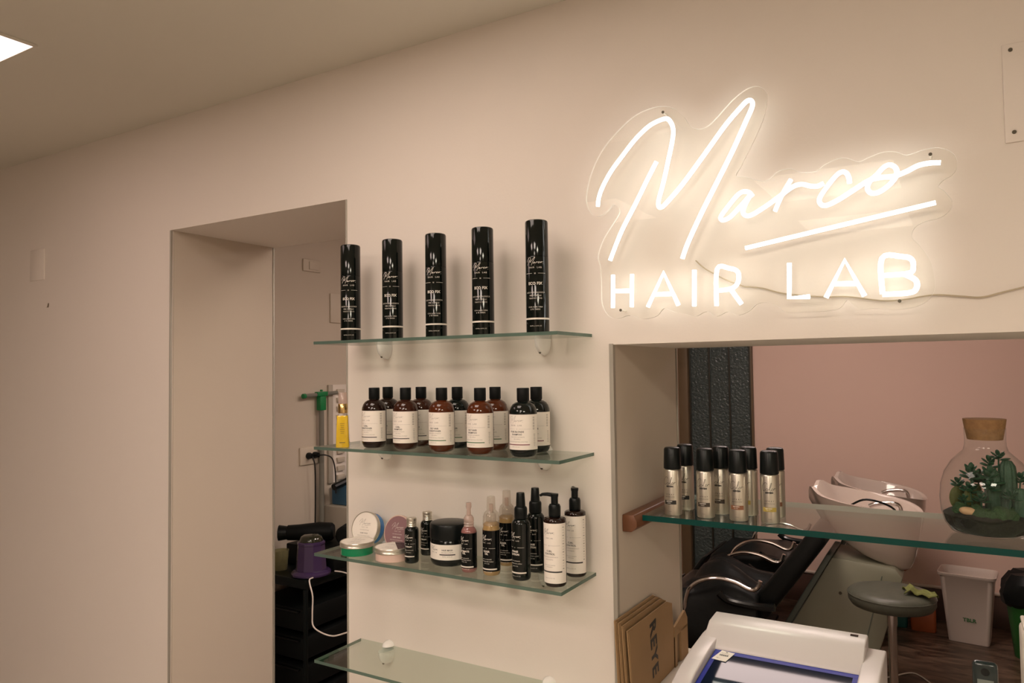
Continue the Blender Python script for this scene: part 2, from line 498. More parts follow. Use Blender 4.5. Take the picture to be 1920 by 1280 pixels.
# back room: dark tiled skirting with a pale rail on top
struct('baseboard_back', G().box(-1.19, 2.2, 3.63, 3.65, 0, 0.185), 'dark_tile', bevel=0.003)
struct('trim_8', G().tube([(-1.19, 3.632, 0.197), (2.2, 3.632, 0.197)], 0.011, 10), 'pipe_white')
# sill / counter in the pass-through
struct('trim_9', G().box(XN + 0.004, XN1, -0.42, T, ZS - 0.03, ZS), 'white_plastic', bevel=0.004)
# folding door with textured glass
fd = empty('door_1', (-1.42, 3.62, 0)); fd['kind'] = 'structure'
build('frame', G().box(-0.285, -0.215, -0.05, 0.03, 0, 2.15).box(0.212, 0.226, -0.012, 0.03, 0, 2.15).box(-0.215, 0.212, -0.012, 0.03, 2.10, 2.15).box(-0.215, 0.212, -0.012, 0.03, 0.0, 0.115), 'door_frame', fd, bevel=0.004)
for k in range(3):
    x0 = -0.205 + k * 0.140
    build('glass_panel', G().box(x0, x0 + 0.128, -0.002, 0.006, 0.115, 2.10), 'door_glass', fd)
for k in range(4):
    x0 = -0.214 + k * 0.140
    build('bar', G().box(x0 - 0.001, x0 + 0.010, -0.014, 0.012, 0.115, 2.10), 'door_bar', fd, bevel=0.002)

# ceiling panel lights
for i, (x, y, sx, sy, s, c) in enumerate(PANELS):
    lab = ['square ceiling light panel at the far left edge of the ceiling', 'square ceiling light panel over the glass shelves, outside the view', 'square ceiling light panel behind the camera at the left',
           'square ceiling light panel right behind the camera', 'square ceiling light panel behind the camera at the right', 'square ceiling light panel farthest behind the camera', 'square ceiling light panel in the back room just behind the dividing wall'][i]
    e = empty('ceiling_light', (x, y, ZC), 0, lab, 'ceiling light', 'square ceiling light panels')
    hx, hy = sx / 2, sy / 2
    build('diffuser', G().box(-hx, hx, -hy, hy, -0.006, -0.002), 'panel_light_%d' % i, e)
    f = G()
    f.box(-hx - .008, -hx - .0005, -hy - .008, hy + .008, -0.007, -0.001).box(hx + .0005, hx + .008, -hy - .008, hy + .008, -0.007, -0.001)
    f.box(-hx, hx, -hy - .008, -hy - .0005, -0.007, -0.001).box(-hx, hx, hy + .0005, hy + .008, -0.007, -0.001)
    build('frame', f, 'ceiling_paint', e)
x, y, sx, sy, s, c = BACK_PANEL
e = empty('ceiling_light', (x, y, ZC), 0, 'long ceiling light in the back room above the wash basins', 'ceiling light')
build('diffuser', G().box(-sx / 2, sx / 2, -sy / 2, sy / 2, -0.03, -0.002), 'back_panel_light', e)
build('end_cap', G().box(-sx / 2 - .012, -sx / 2 - .001, -sy / 2 - .01, sy / 2 + .01, -0.032, -0.001), 'white_plastic', e)
build('end_cap', G().box(sx / 2 + .001, sx / 2 + .012, -sy / 2 - .01, sy / 2 + .01, -0.032, -0.001), 'white_plastic', e)

# ================================================================ neon sign
sg = empty('neon_sign', (-0.35, 0, 1.85), 0, 'glowing white script sign with block capitals on a clear acrylic plate', 'sign')
def rel(p, y): return (p[0] / 1000 + 0.35, y, p[1] / 1000 - 1.85)
outl = smooth([(p[0] / 1000 + 0.35, p[1] / 1000 - 1.85, 0) for p in PLATE], 4, True)
o2 = [(p.x, p.y) for p in outl]
build('acrylic_plate', G().prism(o2, 'y', -0.028, -0.023), 'acrylic', sg, ang=50)
n = len(o2)
g = G()
ring = []
for i in range(n):
    t = Vector(o2[(i + 1) % n]) - Vector(o2[i - 1]); t.normalize()
    nn = Vector((-t.y, t.x))
    ring.append((Vector(o2[i]), nn))
area = sum(o2[i - 1][0] * o2[i][1] - o2[i][0] * o2[i - 1][1] for i in range(n))
sgn = -1 if area > 0 else 1
vs = []
for p, nn in ring:
    q = p + nn * sgn * 0.0006
    vs += [(q.x, -0.0285, q.y), (q.x, -0.0225, q.y)]
g.add(vs, [(2 * i, 2 * i + 1, 2 * ((i + 1) % n) + 1, 2 * ((i + 1) % n)) for i in range(n)])  # white non-emitting strip, the edge-lit glow of the acrylic put into its colour
build('plate_edge_glow', g, 'plate_rim', sg, recalc=False)['label'] = 'bright cut edge of the clear plate'
for k, pts in NEON.items():
    P = [rel(p, -0.036) for p in pts]
    if k not in ('H1', 'H2', 'H3', 'A1', 'A2', 'I', 'L', 'B_A1', 'B_A2', 'R2', 'under'):
        P = smooth(P, 5)
    elif len(P) == 2:
        P = [Vector(P[0]).lerp(Vector(P[1]), t / 4) for t in range(5)]
    rr = 0.0047 if k not in 'arco' else 0.0044
    if k == 'under': rr = 0.0042
    build('neon_tube', G().tube(P, rr, 8), 'neon', sg, ang=60)
    bk = G().tube([(p[0], p[1] + 0.0062, p[2]) for p in P], 0.0026, 6)
    build('tube_backing', bk, 'led_core', sg)
for (a, b) in SIGN_BOLTS:
    x, z = a / 1000 + 0.35, b / 1000 - 1.85
    b = build('standoff', G().tube([(x, -0.0222, z), (x, -0.0005, z)], 0.0022, 10), 'plate_rim', sg)
    build('screw_head', G().tube([(x, -0.0300, z), (x, -0.0286, z)], 0.0032, 12), 'screw', b)
P = smooth([(a / 1000 + 0.35, -0.006, b / 1000 - 1.85) for a, b in SIGN_WIRE], 5)
P2 = smooth([rel((-478, 1786), -0.012), rel((-460, 1768), -0.010), rel((-436, 1752), -0.008), rel((-412, 1738), -0.008), rel((-377, 1722), -0.006)], 5)
build('power_cable', G().tube(P2 + P[1:], 0.0016, 6), 'cable_clear', sg)

# ================================================================ glass wall shelves
SH = [(1.631, 'top'), (1.351, 'second'), (1.071, 'third'), (0.793, 'lowest')]
XS0, XS1, DS = -1.469, -0.735, 0.179
slabs = ['topmost glass wall shelf, under the tall black spray cans', 'second glass wall shelf, under the amber shampoo bottles', 'third glass wall shelf, under the tins and pump bottles', 'empty lowest glass wall shelf at the bottom edge']
for (z, nm), lab in zip(SH, slabs):
    e = empty('glass_shelf', ((XS0 + XS1) / 2, 0, z), 0, lab, 'shelf', 'glass wall shelves')
    hx = (XS1 - XS0) / 2
    build('glass_slab', G().box(-hx + .0006, hx - .0006, -DS + .0006, -0.001, -0.0038, 0.0038), 'shelf_glass', e)
    g = G().box(-hx, hx, -DS - .0002, -DS + .0005, -0.0038, 0.0038)
    g.box(-hx - .0002, -hx + .0005, -DS + .0006, -0.001, -0.0038, 0.0038).box(hx - .0005, hx + .0002, -DS + .0006, -0.001, -0.0038, 0.0038)
    build('polished_edge', g, 'shelf_edge', e)['label'] = 'green-tinted polished glass edge'
    for bx in (-0.262, 0.240):
        # pelican clip: rounded bowl below, small knob above, gripping the glass
        b = G()
        def bowl(x, k0, k1, up):
            vs = []; fs = []
            nn = 12; mm = 7
            for i in range(mm + 1):
                t = i / mm
                zz = k0 + (k1 - k0) * t
                wr = math.sqrt(max(0, 1 - (t ** 2.2))) if not up else math.sqrt(max(0, 1 - t ** 2))
                for j in range(nn + 1):
                    a = PI * j / nn
                    vs.append((x + 0.017 * max(wr, .05) * math.cos(a), -0.0008 - (0.043 if not up else 0.024) * max(wr, .05) * math.sin(a), zz))
            for i in range(mm):
                for j in range(nn):
                    q = i * (nn + 1) + j
                    fs.append((q, q + 1, q + nn + 2, q + nn + 1))
            fs.append(tuple(range(nn + 1)))
            fs.append(tuple(range(mm * (nn + 1), (mm + 1) * (nn + 1))))
            b.add(vs, fs)
        bowl(bx, -0.0042, -0.046, False)
        bowl(bx, 0.0042, 0.018, True)
        b.box(bx - .012, bx + .012, -0.0009, -0.0002, -0.03, 0.012)
        bb = build('bracket', b, 'bracket_plastic', e)
        build('screw', G().tube([(bx, -0.0285, -0.037), (bx, -0.0255, -0.0385)], 0.0028, 8), 'screw', bb)

# glass shelf across the pass-through on a wooden batten
e = empty('glass_shelf', (0.2, 0.07, 1.2), 0, 'thick teal-edged glass shelf spanning the pass-through opening', 'shelf')
x0, x1 = -0.8448, 0.94
build('glass_slab', G().box(x0 + .001, x1, 0.001, 0.329, -0.0085, 0.0042), 'thick_glass', e)
build('polished_edge', G().box(x0, x1, 0.0, 0.0009, -0.0087, 0.0042), 'thick_edge', e)['label'] = 'dark teal front edge'
build('rear_edge', G().box(x0, x1, 0.3291, 0.330, -0.0085, 0.0042), 'rear_glint', e)
g = G().prism([(-0.0, -0.026), (0.022, -0.026), (0.036, -0.014), (0.036, 0.0), (0.028, 0.014), (0.0, 0.014)], 'y', 0.035, 0.395)
o = build('wooden_batten', g, 'wood_bracket', bevel=0.002)
o.location = (XN + 0.0035, 0.0, 1.2 - 0.0125 + 0.007)
tagit(o, 'reddish-brown wooden batten on the reveal holding the glass shelf end', 'shelf bracket')
bpy.context.view_layer.update()

# ================================================================ wall plates and marks
def plate(name, x0, x1, z0, z1, lab, screws=()):
    e = empty(name, ((x0 + x1) / 2, 0, z0), 0, lab, 'wall plate')
    build('cover', G().box(-(x1 - x0) / 2, (x1 - x0) / 2, -0.004, -0.0005, 0, z1 - z0), 'wall_paint', e, bevel=0.0025)
    for (x, z) in screws:
        build('screw', G().tube([(x - (x0 + x1) / 2, -0.0055, z - z0), (x - (x0 + x1) / 2, -0.0042, z - z0)], 0.0036, 10), 'screw', e)
plate('cover_plate', -3.292, -3.179, 1.948, 2.076, 'small square painted-over cover plate near the left edge')
plate('blank_panel', 0.093, 0.36, 1.950, 2.131, 'large blank painted panel with corner screws, upper right of the sign', [(0.106, 2.119), (0.107, 1.968), (0.347, 2.119), (0.347, 1.968)])
o = build('wall_chip', G().prism([(-3.165, 1.832), (-3.158, 1.836), (-3.153, 1.850), (-3.147, 1.848), (-3.149, 1.836), (-3.153, 1.831), (-3.157, 1.834)], 'y', -0.0012, -0.0002), 'door_frame')
tagit(o, 'small brown chip mark low beside the left cover plate', 'wall mark')

# ================================================================ products
# pen strokes of the logo, normalised to a unit-wide block
LG = []
for k, pts in NEON.items():
    P = [((p[0] + 698) / 698.0, (p[1] - 1790) / 698.0) for p in pts]
    if k in ('M1', 'M2', 'a', 'r', 'c', 'o'): LG.append((2, [tuple(q)[:2] for q in smooth([(x, y, 0) for x, y in P], 2)]))
    elif k == 'under': LG.append((2, P))
def logo(g, r, phi, z, w, dx, mi, lw=0.0009, caps=True):
    for _, pts in LG:
        onto_cyl(g, ribbon2d([((x - 0.5) * w, y * w) for x, y in pts], lw), r, phi, z, dx, mi)
    if caps: onto_cyl(g, text2d('HAIR  LAB', w * 0.13, 0.0, 'CENTER', 1.35), r, phi, z - w * 0.16, dx, mi)

def label_shell(g, r, z0, z1, a0, a1, mi=0, n=24):
    vs = []; fs = []
    for i in range(n + 1):
        a = a0 + (a1 - a0) * i / n
        vs += [(r * math.sin(a), -r * math.cos(a), z0), (r * math.sin(a), -r * math.cos(a), z1)]
    for i in range(n): fs.append((2 * i, 2 * i + 2, 2 * i + 3, 2 * i + 1))
    g.add(vs, fs, mi)

def txt(g, s, size, r, z, dx=0, mi=0, bold=0.0, sp=1.0):
    onto_cyl(g, text2d(s, size, bold, 'CENTER', sp), r, 0.0, z, dx, mi)

# --- tall black hairspray cans
def make_can():
    e = empty('hairspray_can')
    r = 0.0272
    build('can_body', G().lathe([(0, 0), (r - .003, 0), (r, .003), (r, .178), (r - .0006, .1795), (0, .1795)], 36), 'black_can', e)
    build('cap', G().lathe([(0, .180), (r - .0002, .180), (r - .0002, .261), (r - .0015, .2645), (r - .004, .266), (0, .2662)], 36), 'black_can', e)
    g = G(); q = r + .0003
    logo(g, q, 0, 0.158, 0.042, 0, 0, 0.00075)
    onto_cyl(g, rect2d(0.018, 0.0006), q, 0, 0.1395, -0.0165); onto_cyl(g, rect2d(0.018, 0.0006), q, 0, 0.1395, 0.0165)
    txt(g, 'ld', 0.005, q, 0.1378)
    txt(g, 'ECO FIX', 0.0092, q, 0.113, bold=0.0002)
    txt(g, 'LACCA ECOLOGICA', 0.0048, q, 0.0935, sp=1.1)
    txt(g, 'PER CAPELLI', 0.0048, q, 0.0865, sp=1.1)
    txt(g, 'TENUTA FORTE', 0.0042, q, 0.0800, sp=1.1)
    txt(g, 'CON ALOE VERA', 0.0042, q, 0.0600, sp=1.1)
    txt(g, 'E TE VERDE', 0.0042, q, 0.0545, sp=1.1)
    txt(g, '500 ML e 16.9 FL OZ', 0.0033, q, 0.0165)
    build('lettering', g, 'print_white', e, recalc=False)['label'] = 'pale printed script logo and small text'
    g = G(); label_shell(g, r + .0003, 0.0325, 0.0365, -PI, PI, n=48)
    build('printed_band', g, 'print_white', e, recalc=False)['label'] = 'pale ring printed round the can'
    return e
proto = make_can()
labs = ['tall black hairspray can at the far left, overlapping the doorway edge', 'tall black hairspray can second from the left on the top shelf',
        'tall black hairspray can in the middle of the top shelf', 'tall black hairspray can second from the right on the top shelf', 'tall black hairspray can at the right end of the top shelf']
for i, (x, y, a) in enumerate([(-1.419, -.09, 30), (-1.270, -.09, 26), (-1.127, -.09, 23), (-.984, -.09, 20), (-.832, -.09, 18)]):
    c = proto if i == 0 else copy_tree(proto)
    c.location = (x, y, 1.6350); c.rotation_euler = (0, 0, R(a))
    tagit(c, labs[i], 'spray can', 'tall black cans on the top shelf')

# --- amber shampoo bottles
def make_bottle(body, band, l1, l2):
    e = empty('shampoo_bottle')
    r = 0.0320
    prof = [(0, 0), (.022, 0), (.027, .003), (.0305, .009), (r, .016), (r, .098), (.0312, .104), (.0285, .112), (.024, .1185), (.018, .1225), (.0125, .1245), (.0125, .128), (0, .128)]
    build('bottle_body', G().lathe(prof, 36), body, e, ang=50)
    build('cap', G().lathe([(0, .1255), (.0135, .1255), (.0142, .1265), (.0142, .1545), (.0136, .1555), (0, .1557)], 28), 'black_matt', e)
    q = r + .0003
    g = G(); label_shell(g, q, .0175, .0965, R(-100), R(105), n=32)
    build('label', g, 'label_paper', e, recalc=False)['label'] = 'off-white paper label'
    q = r + .0006
    g = G()
    logo(g, q, 0, .0765, .037, -.003, 0, 0.00040)
    onto_cyl(g, rect2d(.020, .0003), q, 0, .0640, -.015, 0); onto_cyl(g, rect2d(.028, .0003), q, 0, .0640, .018, 0)
    txt(g, 'ld', .003, q, .0630, 0, 0)
    txt(g, l1, .0054, q, .0560, -.001, 1, .0001); txt(g, l2, .0054, q, .0500, -.001, 1, .0001)
    txt(g, 'IDRATANTE E NUTRIENTE', .0030, q, .0450, 0, 0); txt(g, 'PER CAPELLI', .0030, q, .0405, 0, 0)
    txt(g, 'CON ESTRATTI NATURALI E PROTEINE', .0028, q, .0345, 0, 0)
    txt(g, '250 ML e 8.4 FL OZ', .0024, q, .0230, -.004, 0)
    onto_cyl(g, rect2d(.060, .0019, 14), q, 0, .0290, 0, 2)
    for k in range(13):
        onto_cyl(g, rect2d(.0055, .0006 if k % 3 else .0012, 1), q, R(72), .090 - k * .0022, 0, 0)
    for k in range(9):
        onto_cyl(g, rect2d(.0060 - (k % 3) * .001, .0008, 1), q, R(76), .052 - k * .0032, 0, 0)
    build('lettering', g, ['print_grey', 'print_black', band], e, recalc=False)
    return e
kinds = {
 'cc': make_bottle('amber_dark', 'dark_band', 'CURL', 'CONDITIONER'), 'cs': make_bottle('amber', 'dark_band', 'CURL', 'SHAMPOO'),
 'gc': make_bottle('amber_red', 'print_green', 'OILY HAIR', 'CONDITIONER'), 'gs': make_bottle('amber_red', 'print_green', 'OILY HAIR', 'SHAMPOO'),
 'rs': make_bottle('black_bottle', 'print_red', 'PURE BLONDE', 'SHAMPOO'), 'gd': make_bottle('black_bottle', 'print_green', 'OILY HAIR', 'CONDITIONER')}
used = set()
rows = [('cc', -1.304, -.126, 'amber bottle with dark stripe, front row beside the yellow serum bottle'),
 ('cs', -1.201, -.124, 'amber bottle with dark stripe, second in the front row from the yellow serum'),
 ('gc', -1.083, -.130, 'red-amber bottle with green stripe in the middle of the front row'),
 ('gs', -.966, -.136, 'red-amber bottle with green stripe, right of the other front green-striped one'),
 ('rs', -.847, -.138, 'nearly black bottle with crimson stripe at the right end of the front row'),
 ('cc', -1.327, -.045, 'back-row bottle half hidden between the two front dark-striped bottles'),
 ('cs', -1.213, -.045, 'back-row amber bottle with dark stripe, second from the left behind'),
 ('gd', -1.096, -.045, 'dark back-row bottle with green stripe, between the two front green-striped ones'),
 ('gs', -.981, -.045, 'back-row red-amber bottle with green stripe, fourth from the left behind'),
 ('rs', -.864, -.045, 'nearly black back-row bottle with crimson stripe, nearest the shelf end')]
for i, (k, x, y, lab) in enumerate(rows):
    c = kinds[k] if k not in used else copy_tree(kinds[k])
    used.add(k)
    c.location = (x, y, 1.3550); c.rotation_euler = (0, 0, R([0, 2, 1, -2, 3, 8, 10, 4, 6, 7][i]))
    tagit(c, lab, 'bottle', 'round amber bottles on the second shelf')

# --- yellow serum bottle (square, tapering)
e = empty('serum_bottle', (-1.392, -.150, 1.3550), R(38), 'square yellow oil bottle with gold collar and clear cap', 'bottle')
def sq(g, prof, mi=0, rr=.22):
    rows = []; vs = []; fs = []
    for (h, z) in prof:
        row = []
        for (sx, sy) in ((1, 1), (-1, 1), (-1, -1), (1, -1)):
            for a in (0, 45, 90):
                an = R(a) + {(1, 1): 0, (-1, 1): PI / 2, (-1, -1): PI, (1, -1): 1.5 * PI}[(sx, sy)]
                row.append(len(vs)); vs.append((sx * h * (1 - rr) + h * rr * math.cos(an), sy * h * (1 - rr) + h * rr * math.sin(an), z))
        rows.append(row)
    for a, b in zip(rows, rows[1:]):
        for i in range(12): fs.append((a[i], a[(i + 1) % 12], b[(i + 1) % 12], b[i]))
    fs.append(tuple(rows[0])[::-1]); fs.append(tuple(rows[-1]))
    g.add(vs, fs, mi); return g
build('glass_body', sq(G(), [(.0164, 0), (.0172, .002), (.0142, .080), (.0136, .083)]), 'serum_oil', e, ang=50)
build('shoulder', sq(G(), [(.0134, .0835), (.0115, .087), (.0100, .089)]), 'clear_cap', e)
build('collar', G().lathe([(0, .0895), (.0122, .0895), (.0125, .0905), (.0125, .1125), (.0118, .1135), (0, .1135)], 24), 'gold', e)
build('cap', G().lathe([(0, .114), (.0124, .114), (.0106, .142), (.0098, .1435), (0, .144)], 24), 'frosted_cap', e)
g = G()
build('stripe', G().box(-.0075, .0075, -.0170, -.0166, .012, .0135), 'brown_band', e)
for k in range(9): onto_plane(g, rect2d(.012 - (k % 3) * .002, .0009, 1), lambda x, y, k=k: (x, -.0160, .062 - k * .005 + y))
o = build('lettering', g, 'brown_band', e, recalc=False)

# --- screw tins
def tin(name, loc, body, lid_mat, lab, tilt=0.0, rz=0.0, top=None, rim='tin_metal'):
    e = empty(name, loc, rz, lab, 'tin', 'round tins on the third shelf', rx=tilt)
    build('tin_base', G().lathe([(0, 0), (.041, 0), (.0425, .0015), (.0425, .0195), (0, .0195)], 44), body, e)
    build('lid', G().lathe([(0, .020), (.0440, .020), (.0446, .0208), (.0446, .0225), (.0440, .0235), (.0446, .0245), (.0440, .0258), (.0446, .027), (.0446, .0318), (.0436, .033), (.0425, .0332), (.0424, .0320), (0, .0320)], 44), rim, e)
    build('lid_label', G().lathe([(0, .0321), (.0415, .0321), (.0415, .0325), (0, .0325)], 44), lid_mat, e)
    return e
def lidtext(e, light=False, bar=True):
    g = G(); Z = .0327
    f = lambda x, y: (x, y, Z)
    for _, pts in LG: onto_plane(g, ribbon2d([((x - .5) * .040, y * .040 + .006) for x, y in pts], .0006), f)
    onto_plane(g, text2d('HAIR  LAB', .0036, 0, 'CENTER', 1.3), lambda x, y: (x, y + .001, Z))
    onto_plane(g, text2d('CON CERA NATURALE', .0030), lambda x, y: (x, y - .006, Z))
    onto_plane(g, text2d('HAIR WAX', .0052, .0001), lambda x, y: (x, y - .015, Z))
    onto_plane(g, text2d('CERA MODELLANTE PER CAPELLI', .0028), lambda x, y: (x, y - .021, Z))
    onto_plane(g, text2d('TENUTA EXTRA FORTE', .0028), lambda x, y: (x, y - .026, Z))
    if bar: onto_plane(g, rect2d(.016, .0022, 2), lambda x, y: (x + .008, y - .035, Z))
    build('lettering', g, 'print_white' if light else 'print_grey', e, recalc=False)
Z3 = 1.0750
e = tin('hair_wax_tin', (-1.366, -.126, Z3), 'green_wax', 'label_paper', 'green hair wax tin lying flat at the left end of the third shelf', rz=R(20)); lidtext(e)
e = tin('hair_wax_tin', (-1.243, -.130, Z3), 'pink_wax', 'label_paper', 'pale pink tin lying flat with a half dark lid label', rz=R(10)); lidtext(e, bar=False)
g = G()
pl = [(.041 * math.cos(a), .041 * math.sin(a)) for a in [R(-40 + 150 * k / 20) for k in range(21)]]
build('dark_label_half', G().prism(pl, 'z', .0328, .0332), 'black_gloss', e)['label'] = 'glossy dark half of the lid label'
# leaning tins: base rim on the shelf, back resting against the wall
e = tin('hair_wax_tin', (-1.395, -.036, Z3 + .0440), 'blue_wax', 'label_paper', 'blue hair wax tin standing on edge against the wall, white lid label', tilt=R(76), rz=R(4)); lidtext(e)
e = tin('hair_wax_tin', (-1.279, -.036, Z3 + .0440), 'tin_metal', 'mauve_lid', 'mauve-lidded tin standing on edge behind the silver-capped bottle', tilt=R(76), rz=R(2), rim='pink_wax'); lidtext(e, light=True, bar=False)

# --- little black bottles with silver screw caps
def make_lotion():
    e = empty('lotion_bottle')
    build('bottle_body', G().lathe([(0, 0), (.0155, 0), (.0172, .002), (.0178, .006), (.0178, .078), (.0168, .0835), (.0135, .0865), (.0105, .0880), (0, .0882)], 28), 'black_bottle', e, ang=50)
    build('screw_cap', G().lathe([(0, .0885), (.0122, .0885), (.0126, .0895), (.0118, .092), (.0126, .0945), (.0118, .097), (.0126, .0995), (.0120, .102), (.0126, .105), (.0126, .1085), (.0118, .1098), (0, .110)], 28), 'aluminium', e, ang=20)['label'] = 'ribbed silver screw cap'
    q = .0181; g = G()
    logo(g, q, 0, .060, .024, 0, 0, .0006)
    onto_cyl(g, rect2d(.009, .0004), q, 0, .0485, -.010); onto_cyl(g, rect2d(.012, .0004), q, 0, .0485, .011); txt(g, 'ld', .0032, q, .0475)
    txt(g, 'THERAPY', .0045, q, .0400, bold=.0001)
    txt(g, 'FLUIDO ANTICRESPO', .0026, q, .0320); txt(g, 'PER CAPELLI', .0026, q, .0265)
    onto_cyl(g, rect2d(.030, .0026), q, 0, .0175)
    build('lettering', g, 'print_white', e, recalc=False)
    return e
a = make_lotion(); a.location = (-1.180, -.130, Z3); a.rotation_euler.z = R(12)
tagit(a, 'small black bottle with ribbed silver cap, in front of the mauve tin', 'bottle', 'silver-capped bottles on the third shelf')
b = copy_tree(a); b.location = (-1.193, -.048, Z3); b.rotation_euler.z = R(0)
tagit(b, 'small black bottle with silver cap, mostly hidden behind the big black jar', 'bottle', 'silver-capped bottles on the third shelf')

# --- big black jar
e = empty('hair_mask_jar', (-1.090, -.092, Z3), 0, 'large black wide jar with off-white wraparound label', 'jar')
build('jar_body', G().lathe([(0, 0), (.038, 0), (.044, .003), (.0475, .010), (.0475, .062), (.046, .064), (0, .064)], 48), 'black_gloss', e, ang=50)
build('lid', G().lathe([(0, .0645), (.0485, .0645), (.0490, .066), (.0490, .097), (.047, .1010), (.043, .1025), (0, .1035)], 48), 'black_plastic', e, ang=40)
g = G(); label_shell(g, .0478, .018, .0545, R(-60), R(80), n=32)
build('label', g, 'label_paper', e, recalc=False)['label'] = 'off-white wraparound label'
g = G()
logo(g, .0481, 0, .038, .026, -.014, 0, .0005)
onto_cyl(g, text2d('HAIR MASK', .0055, .0001), .0481, R(28), .0400, 0, 0); onto_cyl(g, text2d('MASCHERA NUTRIENTE', .0028), .0481, R(28), .0350, 0, 0)
onto_cyl(g, rect2d(.040, .0026), .0481, R(28), .0310, 0, 0); onto_cyl(g, text2d('500 ML e 16.9 FL OZ', .0028), .0481, R(28), .0255, 0, 0)
build('lettering', g, 'print_black', e, recalc=False)

# --- spray bottles
def make_spray(name, r, hb, cap_mat, liquid, t1, t2, kind):
    e = empty(name)
    build('bottle_body', G().lathe([(0, 0), (r - .003, 0), (r - .0006, .003), (r, .007), (r, hb - .004), (r - .0015, hb)] + ([(r * .75, hb + .005), (r * .62, hb + .007), (0, hb + .0072)] if kind != 'clear' else [(r * .93, hb + .006), (r * .75, hb + .010), (r * .60, hb + .012), (0, hb + .0122)]), 30), liquid, e, ang=50)
    t = hb + (.0075 if kind != 'clear' else .0125)
    if kind == 'black':
        build('collar', G().lathe([(0, t), (r * .66, t), (r * .70, t + .002), (r * .70, t + .022), (r * .62, t + .026), (0, t + .026)], 26), cap_mat, e)
        build('spray_head', G().lathe([(0, t + .0263), (r * .52, t + .0263), (r * .44, t + .056), (r * .40, t + .058), (0, t + .058)], 26), cap_mat, e)
    elif kind == 'pink':
        g = G().lathe([(0, t), (r * .62, t), (r * .66, t + .001), (r * .60, t + .004), (r * .66, t + .007), (r * .60, t + .010), (r * .66, t + .013), (r * .62, t + .020), (r * .44, t + .026), (0, t + .026)], 24)
        build('collar', g, cap_mat, e)
        build('spray_head', G().lathe([(0, t + .0263), (r * .30, t + .0263), (r * .26, t + .040), (r * .36, t + .046), (r * .34, t + .056), (0, t + .057)], 22), cap_mat, e)
    else:
        build('collar', G().lathe([(0, t), (r * .58, t), (r * .58, t + .016), (r * .40, t + .020), (0, t + .020)], 24), 'clear_cap', e)
        build('spray_head', G().lathe([(0, t + .0203), (r * .26, t + .0203), (r * .24, t + .040), (0, t + .041)], 18), 'frosted_cap', e)
        build('overcap', G().lathe([(r * .96, t - .008), (r * .94, t + .012), (r * .80, t + .020), (r * .52, t + .026), (r * .47, t + .056), (r * .42, t + .058), (0, t + .0583)], 28), 'clear_cap', e, recalc=False)
    q = r + .0003
    g = G(); label_shell(g, q, .010 if liquid != 'black_bottle' else .004, hb - .006, -PI, PI, n=40)
    if liquid != 'black_bottle': build('sleeve', g, 'black_gloss', e, recalc=False)['label'] = 'glossy black sleeve'
    q = r + .0006; g = G(); w = r * 1.5
    logo(g, q, 0, hb * .72, w, -.003, 0, .0007)
    onto_cyl(g, rect2d(w * .33, .0005), q, 0, hb * .575, -w * .42); onto_cyl(g, rect2d(w * .5, .0005), q, 0, hb * .575, w * .40); txt(g, 'ld', .0035, q, hb * .565, -.002)
    txt(g, t1, .0060, q, hb * .49, -.002, 0, .0002); txt(g, t2, .0060, q, hb * .44, -.002, 0, .0002)
    for k, s in enumerate(['SPRAY LUCIDANTE', 'ANTICRESPO PER CAPELLI', 'TUTTI I TIPI']): txt(g, s, .0030, q, hb * (.335 - .045 * k), -.002)
    txt(g, '100 ML e 3.4 FL OZ', .0028, q, hb * .075)
    onto_cyl(g, rect2d(r * 2.4, .0032, 14), q, 0, hb * .14, 0)
    build('lettering', g, 'print_white', e, recalc=False)
    return e
a = make_spray('spray_bottle', .0188, .098, 'frosted_cap', 'pink_liquid', 'ULTIMATE', 'OIL', 'pink'); a.location = (-1.006, -.130, Z3)
tagit(a, 'black spray bottle with pale pink pump, just right of the big black jar', 'spray bottle', 'spray bottles on the third shelf')
a = make_spray('spray_bottle', .0205, .110, 'oil_liquid', 'oil_liquid', 'ELIXIR', 'OIL', 'clear'); a.location = (-.945, -.126, Z3); a.rotation_euler.z = R(2)
tagit(a, 'black-labelled oil bottle with tall clear overcap in the front row', 'spray bottle', 'spray bottles on the third shelf')
b = copy_tree(a); b.location = (-.957, -.036, Z3); b.rotation_euler.z = R(8)
tagit(b, 'oil bottle with clear overcap behind, partly hidden by the black spray bottle', 'spray bottle', 'spray bottles on the third shelf')
a = make_spray('spray_bottle', .0215, .130, 'black_plastic', 'black_bottle', 'PHASE', 'LOTION', 'black'); a.location = (-.863, -.128, Z3); a.rotation_euler.z = R(-6)
tagit(a, 'tall all-black spray bottle in the front row, left of the pump bottles', 'spray bottle', 'spray bottles on the third shelf')
b = copy_tree(a); b.location = (-.867, -.052, Z3); b.rotation_euler.z = R(6)
tagit(b, 'tall all-black spray bottle in the back row, behind the other all-black one', 'spray bottle', 'spray bottles on the third shelf')

